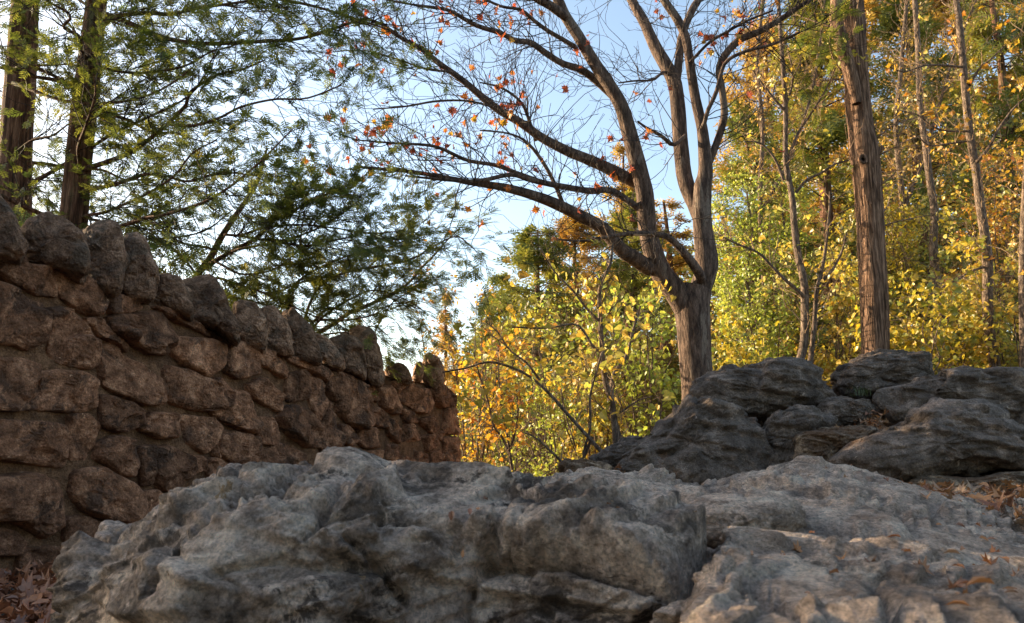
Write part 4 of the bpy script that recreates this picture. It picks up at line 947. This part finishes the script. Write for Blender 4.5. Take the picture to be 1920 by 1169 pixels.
for sd, R, nb, thin in ((1, 1.5, 130, 1.), (2, 1.25, 140, 1.), (3, 1.75, 140, .8), (4, .85, 70, .2)):
    tk, bw, fl_ = cedar_variant(sd, 8., R, nb, thin)
    VARS.append(dict(trunk=mesh('trunk', *tk, M['bark_red']), branches=mesh('branches', *bw, M['twig_dark']),
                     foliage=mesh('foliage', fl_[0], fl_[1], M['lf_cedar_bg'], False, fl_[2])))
def crown_of(v, t, kind):
    o = link('crown', v['foliage'], t, kind='stuff')
    if kind == 'brown': o.material_slots[0].link = 'OBJECT'; o.material_slots[0].material = M['lf_brown']
def bg_cedar(px, d, top_py, var, label, kind='green', wide=1., rot=0., group='conifers of the wood behind the rocks', base=None):
    x = (px-CX)/F_PX*d/cp*1.0; z0 = float(gz(x, d)); top = P(px, top_py, d); x = top[0]
    h = (top[2]-z0)/8.
    t = thing('conifer_tree', (x, d, z0-.05), label, 'tree', group); t.rotation_euler = (0, 0, rot); v = VARS[var]
    t.scale = (h*wide, h*wide, h)
    link('trunk', v['trunk'], t); link('branches', v['branches'], t, kind='stuff'); crown_of(v, t, kind)
    return t
for k, a in enumerate([
 (835, 14.0, 548, 3, 'thin brownish conifer top standing alone above the far end of the wall', 'brown', .9),
 (935, 19.0, 515, 1, 'small green conifer at the left end of the wood, next to the open sky', 'green', 1.3),
 (1010, 17.0, 425, 2, 'dense conifer whose rounded top meets the sky left of the maple', 'green', 1.5),
 (1085, 20.0, 395, 2, 'rusty conifer behind the dense rounded one left of the maple trunk', 'brown', 1.3),
 (1168, 21.0, 275, 3, 'tall narrow conifer whose sparse tip shows between the maple stems', 'brown', 1.2),
 (1180, 16.5, 365, 2, 'dense green conifer behind the left stem of the maple', 'green', 1.3),
 (1245, 18.0, 372, 3, 'rusty thin conifer filling the fork of the maple', 'brown', 2.0),
 (1395, 17.0, 195, 0, 'dark conifer with its crown just right of the maple stems', 'green', 1.3),
 (1440, 21.0, 40, 2, 'tall brownish conifer behind the dark one right of the maple', 'brown', 1.2),
 (1520, 17.5, -60, 1, 'tall dark conifer directly left of the shaggy cedar trunk', 'green', 1.15),
 (1585, 22.0, -160, 0, 'rusty conifer showing behind the shaggy cedar trunk', 'brown', 1.1),
 (1690, 17.0, -30, 2, 'bushy green conifer directly right of the shaggy cedar trunk', 'green', 1.05),
 (1765, 21.0, -180, 1, 'rusty brown conifer at the upper right between two dark ones', 'brown', 1.1),
 (1840, 17.5, -120, 0, 'dark green conifer behind the slender sunlit trunk near the right edge', 'green', 1.05),
 (1935, 19.0, -60, 2, 'conifer cut off by the right edge of the wood', 'brown', 1.1),
]):
    bg_cedar(*a[:5], kind=a[5], wide=a[6], rot=k*1.3)
# trees added past the edges of the view: on the left they keep the rocks in shade, behind the camera they darken the rock faces
for k, (x, y, s_, wd, gname) in enumerate([(-10.4, 2.6, 0.66, 1.5, 'left'), (-10.6, 4.3, 0.72, 1.5, 'left'), (-11, 6, 0.69, 1.5, 'left'), (-10.7, 7.7, 0.66, 1.5, 'left'), (-11.2, 9.4, 0.72, 1.5, 'left'), (-10.8, 11.1, 0.69, 1.5, 'left'), (-11.4, 12.7, 0.66, 1.5, 'left'), (-13, 5.3, 0.72, 1.5, 'left'), (-13.4, 7.4, 0.69, 1.5, 'left'), (-13.1, 9.5, 0.66, 1.5, 'left'), (-13.6, 11.6, 0.72, 1.5, 'left'), (-13.2, 13.4, 0.69, 1.5, 'left'),
        (-7.5, -3.8, 0.8, 1.35, 'behind'), (-5, -5.6, 0.85, 1.35, 'behind'), (-2.6, -6.2, 0.9, 1.35, 'behind'), (-0.2, -6.4, 0.85, 1.35, 'behind'), (2.2, -6.2, 0.9, 1.35, 'behind'), (4.6, -5.8, 0.85, 1.35, 'behind'), (6.8, -4.6, 0.85, 1.35, 'behind'), (8.6, -2.6, 0.8, 1.35, 'behind'), (10, 0, 0.75, 1.35, 'behind')]):
    t = thing('conifer_tree', (x, y, float(gz(x, y))), 'conifer outside the left edge of the view, shading the rocks' if gname == 'left' else 'unseen conifer added behind and beside the viewer to darken the rock faces', 'tree', 'conifers left of the view' if gname == 'left' else 'conifers added behind the viewer')
    t.scale = (s_*wd, s_*wd, s_); t.rotation_euler = (0, 0, k*2.)
    v = VARS[k % 3]; link('trunk', v['trunk'], t); link('branches', v['branches'], t, kind='stuff'); crown_of(v, t, 'green')

def thin_tree(name, label, cat, stems, leaf, mat, lsize, nleaf, bark='bark_thin', twig='twig_tan', dens=5., tl=(.4, 1.1), boughs=(), indiv=0, droop=-.02, box=None, clump=0., up=.1, per=3, group=None, rm=.008):
    L = [trace(s_) for s_ in stems]; B = [trace(b) for b in boughs]
    b0 = L[0][0][0].copy(); zg = float(gz(b0[0], b0[1])); b0[2] = min(zg, b0[2])-.03
    p, r = L[0]; L[0] = (np.vstack([b0, p]), np.concatenate([[r[0]*1.15], r]))
    t = thing(name, b0, label, cat, group)
    for j_, l_ in enumerate(L): part('stem' if j_ else 'trunk', *limbs_mesh([l_], .018, bark_fn(.004, 2.4, 2.), 14), M[bark], t)
    for l_ in B: part('branch', *limbs_mesh([l_], .03, None, 8), M[bark], t)
    a, ar = twigs(*from_limbs(L+B, dens, (.5, 1.2), tl, rm, .12, up), K=8, jit=.22, up=.03); mb = MB(); mb.add(*tubes(a, np.maximum(ar, .0022), 3))
    b, br = twigs(*spawn(a, ar, per, .15, 1, (.4, 1.1), (.3, .6), .6), K=6, jit=.25, up=.03); mb.add(*tubes(b, np.maximum(br, .0016), 3))
    part('twigs', *mb.get()[:2], M[twig], t, kind='stuff')
    if not nleaf: return t
    al = np.concatenate([b.reshape(-1, 3), a[:, 2:].reshape(-1, 3)])
    if box is not None:
        q = pix(al); al = al[(q[:, 0] > box[0]) & (q[:, 0] < box[2]) & (q[:, 1] > box[1]) & (q[:, 1] < box[3])]
    if clump: al = al[fbm(al*2.2+len(al) % 17, 2) > -.2+clump*.1]
    if not len(al): return t
    anc = rng.integers(len(al), size=max(8, nleaf//5)); pos = al[anc[rng.integers(len(anc), size=nleaf)]]+rng.normal(size=(nleaf, 3))*lsize*.85; pos[:, 2] += droop
    col = np.clip(rng.random(nleaf)*.75+.25*(fbm(pos*1.5, 2)+.5), 0, 1)
    rot = frame(np.column_stack([rng.normal(size=(nleaf, 2)), rng.uniform(-1.1, .2, nleaf)]), (-.6, -.15, .5), .8); s_ = lsize*rng.uniform(.65, 1.25, nleaf)
    if indiv:
        near = np.argsort(-s_/pos[:, 1])[:indiv]; rest = np.setdiff1d(np.arange(nleaf), near)
        vs_ = [mesh('leaf', leaf[0]+np.stack([0*leaf[0][:, 0], 0*leaf[0][:, 0], .12*noise(leaf[0]*2.5+k*7)], 1), leaf[1], M[mat], False, np.full(len(leaf[0]), (k+.5)/10)) for k in range(10)]
        cr = link('crown', None, t, (0, 0, 1.2)); off = np.array(t.location)+np.array((0, 0, 1.2))
        for i in near:
            o = link('leaf', vs_[int(col[i]*9.99)], cr, tuple(pos[i]-off), Matrix(rot[i].tolist()).to_euler(), float(s_[i]))
        pos, rot, s_, col = pos[rest], rot[rest], s_[rest], col[rest]; par = cr
    else: par = t
    if len(pos):
        V, F, r = scatter(leaf, pos, rot, s_, col); part('foliage' if indiv else 'crown', V, F, M[mat], par, False, r, kind='stuff')
    return t
Z6 = lambda L: [(700+x/2.656, 480+y/2.656) for x, y in L]
ZE = lambda L: [(1350+x/3.077, 380+y/3.077) for x, y in L]
ZD = lambda L: [(1350+x/2.598, y/2.598) for x, y in L]
T1 = thin_tree('sapling', 'slender sapling with large yellow leaves in front of the wood, left of the maple trunk', 'tree',
 [dline(wl([(1158, 880)]+Z6([(1210, 940), (1190, 750), (1155, 620), (1140, 480), (1130, 300), (1130, 150), (1180, 40), (1190, -60)]), 14, 4), 8.0, 8.0),
  dline(wl(Z6([(1230, 930), (1190, 760), (1195, 600), (1260, 500), (1290, 380), (1330, 250)]), 11, 3), 8.05, 8.3)], T_HEART, 'lf_yellow', .085, 330,
 boughs=[dline(wl(Z6([(1160, 990), (1140, 980), (1050, 880), (960, 780), (870, 680), (760, 590), (640, 540), (560, 530), (460, 560), (345, 580)]), 8, 3), 7.7, 7.9),
  dline(wl(Z6([(1140, 480), (1100, 460), (1050, 380), (1000, 340), (860, 360), (690, 355)]), 6, 3), 8., 7.7),
  dline(wl(Z6([(1090, 900), (1045, 1010), (1060, 930), (1080, 860), (1080, 700), (1110, 580), (1140, 480)]), 6, 4), 7.8, 7.9),
  dline(wl(Z6([(1130, 330), (1060, 260), (1000, 180), (930, 110), (880, 50), (830, -40)]), 6, 2), 8., 7.7),
  dline(wl(Z6([(830, 620), (760, 530), (680, 470), (620, 380), (560, 330)]), 5, 2), 7.8, 7.7),
  dline(wl(Z6([(960, 1075), (940, 1030), (870, 960), (800, 900), (740, 880)]), 6, 2), 7.6, 7.5),
  dline(wl(Z6([(1200, 800), (1260, 760), (1320, 720), (1390, 700)]), 5, 2), 8., 7.9)], dens=7, tl=(.25, .75), indiv=250, box=(850, 470, 1290, 900), clump=.5)
thin_tree('sapling', 'thin two-stemmed sapling with orange leaves just right of the wall end', 'tree',
 [dline(wl(Z6([(708, 1200), (705, 1145), (680, 1000), (640, 900), (600, 850), (570, 720), (530, 600), (500, 480)]), 6, 2), 9.5),
  dline(wl(Z6([(682, 1000), (665, 880), (640, 780), (625, 600), (620, 450)]), 5, 2), 9.5, 9.7), dline(wl(Z6([(684, 960), (720, 800), (710, 650), (690, 520)]), 4, 2), 9.5, 9.3)],
 T_HEART, 'lf_orange', .07, 420, dens=9, tl=(.25, .8), box=(845, 560, 1060, 915))
def shrub(px, py, d, h, spread, nst, leaf, mat, lsize, nleaf, label, group='leafy undergrowth at the edge of the wood', **kw):
    """many-stemmed bush rooted below the given pixel"""
    lsize *= .82; nleaf = int(nleaf*1.3)
    c = P(px, py, d); zg = float(gz(c[0], d)); c[2] = max(zg, c[2]-1.2); stems = []
    for k in range(nst):
        a = rng.uniform(0, 6.28); lean = rng.uniform(.1, 1.)*spread; hh = h*rng.uniform(.6, 1.05)
        s_ = np.linspace(0, 1, 6)[:, None]
        pts = c+np.array((math.cos(a)*lean, math.sin(a)*lean*.7, 0))*s_**1.2+np.array((0, 0, 1.))*hh*s_+rng.normal(size=(6, 3))*.06*s_+np.array((math.cos(a), math.sin(a), 0))*.06
        stems.append((pts, np.linspace(.016, .004, 6)))
    t = thing('shrub', (c[0], c[1], zg-.02), label, 'shrub', group)
    L = [(q[:, :3], q[:, 3]) for q in (catmull(np.column_stack(s_), 24) for s_ in stems)]
    part('stems', *limbs_mesh(L, .1), M['bark_thin'], t, kind='stuff')
    a, ar = twigs(*from_limbs(L, 7., (.5, 1.2), (.25, .75), .007, .15, .1), K=7, jit=.22, up=.03); mb = MB(); mb.add(*tubes(a, np.maximum(ar, .002), 3))
    b, br = twigs(*spawn(a, ar, 3, .15, 1), K=5, jit=.25, up=.03); mb.add(*tubes(b, np.maximum(br, .0016), 3)); part('twigs', *mb.get()[:2], M['twig_tan'], t, kind='stuff')
    al = np.concatenate([b.reshape(-1, 3), a[:, 2:].reshape(-1, 3)]); al = al[fbm(al*2.3+px, 2) > -.25]
    anc = rng.integers(len(al), size=max(8, nleaf//5)); pos = al[anc[rng.integers(len(anc), size=nleaf)]]+rng.normal(size=(nleaf, 3))*lsize*.9
    col = np.clip(rng.random(nleaf)*.7+.3*(fbm(pos*1.3+9, 2)+.5), 0, 1)
    rot = frame(np.column_stack([rng.normal(size=(nleaf, 2)), rng.uniform(-1.1, .2, nleaf)]), (-.6, -.15, .5), .8)
    V, F, r = scatter(leaf, pos, rot, lsize*rng.uniform(.6, 1.25, nleaf), col); part('crown', V, F, M[mat], t, False, r, kind='stuff')
    return t
SH = [
 (890, 800, 11.5, 3.4, 1.1, 9, T_OVAL, 'lf_orange', .075, 1150, 'orange-yellow bush directly right of the end of the stone wall'),
 (960, 830, 13.0, 3.3, 1.4, 10, T_OVAL, 'lf_green', .075, 1150, 'golden bush behind the thin two-stemmed sapling'),
 (1040, 800, 12.0, 2.4, 1.2, 9, T_OVAL, 'lf_green', .08, 1200, 'yellow-green bush low behind the long sapling branch'),
 (1120, 790, 10.5, 2.3, .9, 9, T_HEART, 'lf_yellow', .085, 900, 'bright yellow bush around the foot of the slender sapling'),
 (1215, 740, 10.2, 2.5, .8, 9, T_HEART, 'lf_green', .085, 900, 'yellow-green bush pressed against the left side of the maple trunk'),
 (1370, 660, 10.9, 1.4, .8, 8, T_HEART, 'lf_olive', .085, 1000, 'low greenish bush just right of the maple trunk'),
 (1440, 640, 13.4, 2.5, .9, 9, T_OVAL, 'lf_green', .085, 1600, 'yellow-green bush between the maple and the thin paired trunks'),
 (1560, 650, 13.0, 2.6, .9, 9, T_HEART, 'lf_yellow', .09, 1300, 'yellow bush between the thin paired trunks and the shaggy cedar'),
 (1715, 640, 11.0, 2.3, .9, 9, T_HEART, 'lf_olive', .10, 1200, 'green and yellow bush directly right of the shaggy cedar trunk'),
 (1790, 650, 12.0, 2.3, 1., 9, T_HEART, 'lf_olive', .095, 1200, 'yellow and green bush left of the slender sunlit trunk near the right edge'),
 (1890, 640, 11.3, 2.6, .9, 9, T_HEART, 'lf_yellow', .09, 1300, 'yellow bush at the right edge above the rock ridge'),
 (1740, 520, 13.5, 3.2, 1.2, 9, T_OVAL, 'lf_olive', .11, 1500, 'taller fading green bush behind the one right of the shaggy cedar'),
 (1620, 560, 14.0, 3.0, 1.2, 9, T_OVAL, 'lf_olive', .10, 1100, 'tall greenish bush seen behind both sides of the shaggy cedar trunk'),
 (1870, 480, 14.0, 3.4, 1.2, 9, T_OVAL, 'lf_orange', .10, 1300, 'tall orange-yellow bush behind the slender sunlit trunk'),
]
for q in SH: shrub(*q)
# bright yellow-green small-leaved tree
thin_tree('small_leaved_tree', 'bright yellow-green tree with tiny leaves between the maple and the shaggy cedar', 'tree',
 [dline(wl([(1420, 760), (1425, 680), (1415, 600), (1400, 520), (1410, 440), (1400, 360)], 9, 3), 14.0), dline(wl([(1425, 690), (1450, 600), (1455, 520), (1470, 440), (1465, 380)], 7, 3), 14.0, 13.8), dline(wl([(1418, 640), (1380, 560), (1365, 480), (1355, 400)], 6, 3), 14.0, 14.3)],
 T_SMALL, 'lf_green', .07, 8000, dens=13, tl=(.4, 1.05), per=4, up=.15)
thin_tree('thin_tree', 'crooked thin grey tree with a second stem, left of the shaggy cedar', 'tree',
 [dline(wl([(1497, 740), (1499, 685), (1508, 640), (1509, 575), (1508, 533), (1496, 477), (1490, 429), (1486, 380), (1480, 340), (1473, 300), (1473, 212), (1468, 130), (1462, 40), (1455, -40)], 17, 6), 10.8),
  dline(wl([(1515, 720), (1519, 685), (1527, 607), (1532, 542), (1545, 487), (1555, 400), (1556, 360)], 11, 3), 10.9, 10.7)], T_HEART, 'lf_yellow', .075, 260,
 boughs=[dline(wl(ZE([(480, 545), (460, 520), (380, 450), (300, 370), (220, 290), (100, 240), (0, 190)]), 8, 3), 10.7, 10.3),
         dline(wl(ZD([(370, 940), (420, 880), (500, 840), (560, 800), (620, 785)]), 6, 3), 10.8, 10.5), dline(wl(ZD([(310, 880), (270, 780), (200, 700), (120, 690)]), 6, 2), 10.8, 10.6),
         dline(wl(ZD([(330, 780), (380, 650), (440, 560), (520, 430), (560, 330)]), 6, 2), 10.8, 10.6), dline(wl(ZD([(315, 540), (270, 490), (200, 400), (150, 330)]), 6, 2), 10.8, 10.6),
         dline(wl(ZD([(320, 520), (350, 420), (350, 330), (330, 240)]), 5, 2), 10.8, 10.9), dline(wl(ZE([(560, 480), (640, 400), (700, 290), (730, 180)]), 6, 3), 10.7, 10.6)], dens=7, tl=(.3, 1.0), box=(1340, 0, 1620, 700))
thin_tree('thin_tree', 'slender sunlit trunk with upturned bare twigs near the right edge', 'tree',
 [dline(wl([(1872, 760), (1867, 695), (1857, 640), (1852, 575), (1852, 500), (1847, 445), (1837, 380), (1831, 327), (1818, 250), (1810, 173), (1802, 77), (1793, 0), (1785, -80), (1778, -180)], 21, 9), 11.2)], T_MAPLE, 'lf_orange', .085, 200,
 boughs=[dline(wl(ZD([(1240, 800), (1260, 780), (1310, 720), (1350, 640), (1430, 530), (1500, 470)]), 8, 3), 11.2, 10.8), dline(wl(ZD([(1215, 420), (1260, 340), (1330, 280), (1410, 200)]), 6, 2), 11.2, 10.9),
         dline(wl(ZD([(1195, 640), (1120, 640), (1040, 620), (960, 560), (880, 540)]), 5, 2), 11.2, 10.8), dline(wl(ZD([(1200, 690), (1120, 700), (1020, 710), (960, 660)]), 4, 2), 11.2, 10.9),
         dline(wl(ZD([(1190, 330), (1100, 320), (1000, 320), (900, 350), (830, 330)]), 5, 2), 11.2, 10.9), dline(wl(ZE([(1530, 370), (1440, 400), (1380, 440), (1300, 480), (1200, 540)]), 5, 2), 11.2, 10.8)], dens=9, tl=(.3, .9), up=.35)
thin_tree('thin_tree', 'dim grey trunk in the shade between the shaggy cedar and the slender sunlit trunk', 'tree',
 [dline(wl([(1775, 720), (1769, 607), (1755, 520), (1750, 461), (1752, 400), (1742, 330), (1735, 269), (1725, 200), (1722, 100), (1715, 0), (1710, -90)], 17, 8), 13.)], T_HEART, 'lf_yellow', .08, 160, dens=6, tl=(.5, 1.2))
thin_tree('thin_tree', 'sunlit trunk cut by the right edge of the view', 'tree',
 [dline(wl([(1922, 740), (1920, 640), (1918, 520), (1922, 380), (1930, 240), (1934, 100), (1940, -60)], 17, 9), 10.5)], T_MAPLE, 'lf_orange', .09, 120, dens=5, tl=(.5, 1.3))
thin_tree('twiggy_tree', 'bare twiggy tree with rusty leaves filling the upper right corner', 'tree',
 [dline(wl([(1700, 620), (1695, 480), (1690, 360), (1680, 240), (1690, 120), (1700, 0), (1705, -100)], 12, 5), 14.), dline(wl([(1692, 400), (1730, 300), (1760, 200), (1790, 100), (1830, 0)], 8, 3), 14., 13.5)], T_SMALL, 'lf_brown', .075, 1500, dens=10, tl=(.5, 1.4), up=.2)
thin_tree('twiggy_tree', 'bare twiggy tree with rusty leaves above the crooked thin grey tree', 'tree',
 [dline(wl([(1440, 640), (1430, 480), (1425, 360), (1430, 240), (1420, 120), (1430, 0), (1430, -80)], 10, 5), 14.5), dline(wl([(1427, 400), (1480, 300), (1520, 180), (1540, 60), (1550, -40)], 7, 3), 14.5, 14.)], T_SMALL, 'lf_brown', .075, 1500, dens=10, tl=(.5, 1.4), up=.2)

def far_wood():
    """mass of foliage on the slope beyond the trees one can tell apart"""
    n = 10000; px = rng.uniform(850, 2150, n); d = rng.uniform(24, 34, n)
    top = np.interp(px, [850, 950, 1100, 1300, 1500, 1700, 2150], [700, 600, 520, 470, 330, 260, 220])+70*fbm(np.stack([px/60, d*.2, 0*px], 1), 3)
    py = top+(880-top)*rng.random(n)**.9
    pos = np.array([P(a, b, c) for a, b, c in zip(px, py, d)])
    V, F, r = scatter(t_spray(4, .09), pos, rots(n, (0, -.3, 1), .9), rng.uniform(.5, .95, n), np.clip(.35+.4*fbm(pos*.4, 2)+rng.normal(size=n)*.2, 0, 1))
    loc = np.array((6., 29, float(gz(6, 29)))); link('far_wood', mesh('far_wood', V-loc, F, M['lf_cedar_bg'], False, r), None, tuple(loc), label='dim green mass of the wood far behind the trees', category='wood', kind='stuff')
far_wood()

# ------------------------------------------------------------------ leaf litter, loose leaves, grass
def litter(name, label, xr, yr, n, tps, mat, size, cond=None):
    x = rng.uniform(*xr, n); y = rng.uniform(*yr, n); 
    if cond is not None: k = cond(x, y); x = x[k]; y = y[k]
    n = len(x); pos = np.stack([x, y, gz(x, y)+rng.uniform(.0, .05, n)], 1); mb = MB()
    for j, tp in enumerate(tps):
        s_ = np.arange(n) % len(tps) == j
        V, F, r = scatter(tp, pos[s_], rots(s_.sum(), (0, 0, 1), .55), size*rng.uniform(.6, 1.3, s_.sum())); mb.add(V, F, r)
    V, F, r = mb.get(); loc = pos.mean(0)
    link(name, mesh(name, V-loc, F, M[mat], False, r), None, tuple(loc), label=label, category='leaves', kind='stuff')
curl = [t_maple(.9), t_oval(.6, .5), t_maple(.4), t_oval(.9, .45)]
litter('leaf_litter', 'dry brown fallen leaves heaped at the foot of the wall on the left', (-3.2, -.7), (2.4, 5.2), 3200, curl, 'litter', .085, lambda x, y: (x-WA[0])*wnor[0]+(y-WA[1])*wnor[1] > .02)
litter('leaf_litter', 'orange fallen leaves on the gravel at the right edge', (1.35, 3.4), (2.0, 4.9), 1000, curl, 'litter_or', .06)
def pocket(label, spots, n, mat='litter_or', size=.05):
    c = np.array([P(*q) for q in spots]); pos = c[rng.integers(len(c), size=n)]+rng.normal(size=(n, 3))*np.array((.05, .05, .015))
    mb = MB()
    for tp in curl[:2]:
        k = rng.random(n) < .5; V, F, r = scatter(tp, pos[k], rots(k.sum(), (0, 0, 1), .7), size*rng.uniform(.5, 1.2, k.sum())); mb.add(V, F, r)
    V, F, r = mb.get(); loc = pos.mean(0); link('leaf_litter', mesh('leaf_litter', V-loc, F, M[mat], False, r), None, tuple(loc), label=label, category='leaves', kind='stuff')
pocket('orange leaves caught in the hollow between the dark boulders', [(1636, 792, 5.55), (1640, 775, 5.6), (1625, 800, 5.5), (1585, 808, 5.2)], 90)
pocket('orange leaves caught beside the small angular grey rock', [(1157, 893, 5.1), (1160, 885, 5.15)], 30)
def stones_right():
    mb = MB(); n = 900; x = rng.uniform(1.3, 3.2, n); y = rng.uniform(2.2, 4.6, n); t = rng.normal(size=(8, 3)); 
    V8 = np.array([(a, b, c) for a in (-1, 1) for b in (-1, 1) for c in (-.6, .6)], float)*.5; F6 = np.array([(0, 1, 3, 2), (4, 6, 7, 5), (0, 4, 5, 1), (2, 3, 7, 6), (0, 2, 6, 4), (1, 5, 7, 3)])
    V8 = V8+rng.normal(size=(8, 3))*.13
    V, F, r = scatter((V8, F6), np.stack([x, y, gz(x, y)+.006], 1), rots(n), rng.uniform(.008, .035, n)); loc = V.mean(0)
    link('gravel', mesh('gravel', V-loc, F, M['slab'], False), None, tuple(loc), label='small grey gravel strewn among the orange leaves', category='gravel', kind='stuff')
stones_right()
def debris():
    mb = MB()
    for V, N, n, sz in ((VS_, NS_, 70, .03), (VF_, NF_, 18, .022), (VA_, NA_, 20, .02)):
        q = pix(V); k = np.where((N[:, 2] > .55) & (q[:, 0] > 850) & (q[:, 0] < 1930) & (q[:, 1] < 1180))[0]; w_ = np.exp((q[k, 0]-1920)/200)+.03
        k = rng.choice(k, n, p=w_/w_.sum())
        for j, tp in enumerate((curl[1], curl[3], curl[0])):
            i = k[np.arange(n) % 3 == j]; A, F, r = scatter(tp, V[i]+N[i]*.006, frame(np.cross(N[i], rand_dirs(len(i))), N[i], .5), sz*rng.uniform(.4, 1.1, len(i))); mb.add(A, F, r)
    V, F, r = mb.get(); loc = V.mean(0); link('leaf_litter', mesh('leaf_litter', V-loc, F, M['litter_or'], False, r), None, tuple(loc), label='small dry leaf fragments strewn over the pale foreground rock', category='leaves', kind='stuff')
debris()
SURF = [(VA_, NA_), (VS_, NS_), (VF_, NF_)]
def on_rock(px, py):
    best = None
    for V, N in SURF:
        q = pix(V); dd = np.abs(q-np.array((px, py))).sum(1); c = np.where(dd < 6)[0]
        if len(c):
            i = c[np.argmin(V[c, 1])]
            if best is None or V[i, 1] < best[0][1]: best = (V[i], N[i])
    return best
loose = [(845, 990, .05, 'russet fallen leaf curled in the dark hollow left of the ledge stone', 0), (880, 972, .035, 'tan fallen leaf lying above the small wedge of stone', 1), (868, 1046, .03, 'narrow orange leaf stuck on the dark face of the boulder', 1),
         (1690, 1024, .05, 'curled orange leaf lying in the middle of the pale slab', 2), (1870, 1122, .05, 'flat orange leaf at the lower right edge on pale rock', 0), (1830, 1118, .04, 'second flat orange leaf beside the one at the lower right edge', 2),
         (1802, 1050, .05, 'russet leaf in a dark crack right of the slab', 0), (1810, 1080, .04, 'small brown leaf and stalk in the crack at the right of the block', 2)]
for px, py, s_, lab, k in loose:
    r = on_rock(px, py)
    if r is None: continue
    Vt, Ft = curl[1 if k else 3]; me = mesh('fallen_leaf', Vt, Ft, M['litter_or'], False, np.full(len(Vt), rng.random()))
    z = Vector(r[1]).normalized(); q = z.to_track_quat('Z', 'X').to_euler()
    tag(link('fallen_leaf', me, None, tuple(r[0]+r[1]*.012), q, s_*.55), lab, 'leaf')
def grass(px, py, d, label, n=60, h=.07):
    c = P(px, py, d); b = c+np.column_stack([rng.normal(size=(n, 2))*.05, np.zeros(n)])
    V = []; F = []
    mb = MB()
    for i in range(n):
        a = rng.uniform(0, 6.28); e = np.array((math.cos(a), math.sin(a), 0)); t = np.array((-e[1], e[0], 0)); hh = h*rng.uniform(.5, 1.2)
        p0 = b[i]; p1 = p0+np.array((0, 0, hh*.6))+e*hh*.2; p2 = p0+np.array((0, 0, hh*.9))+e*hh*.6
        mb.add(np.array([p0-t*.0018, p0+t*.0018, p1+t*.0015, p1-t*.0015, p2]), [np.array([(0, 1, 2, 3)]), np.array([(3, 2, 4)])], np.full(5, rng.random()))
    V, F, r = mb.get(); o = link('grass_tuft', mesh('grass_tuft', V-c, F, M['grass'], False, r), None, tuple(c)); tag(o, label, 'grass'); o['kind'] = 'stuff'
grass(1845, 945, 4.3, 'small green grass tuft below the crumbling bank at the right', 140, .07)
grass(1618, 742, 6.05, 'wiry grass tuft growing on the dark boulder by the cedar', 40, .09)
print('all ok')
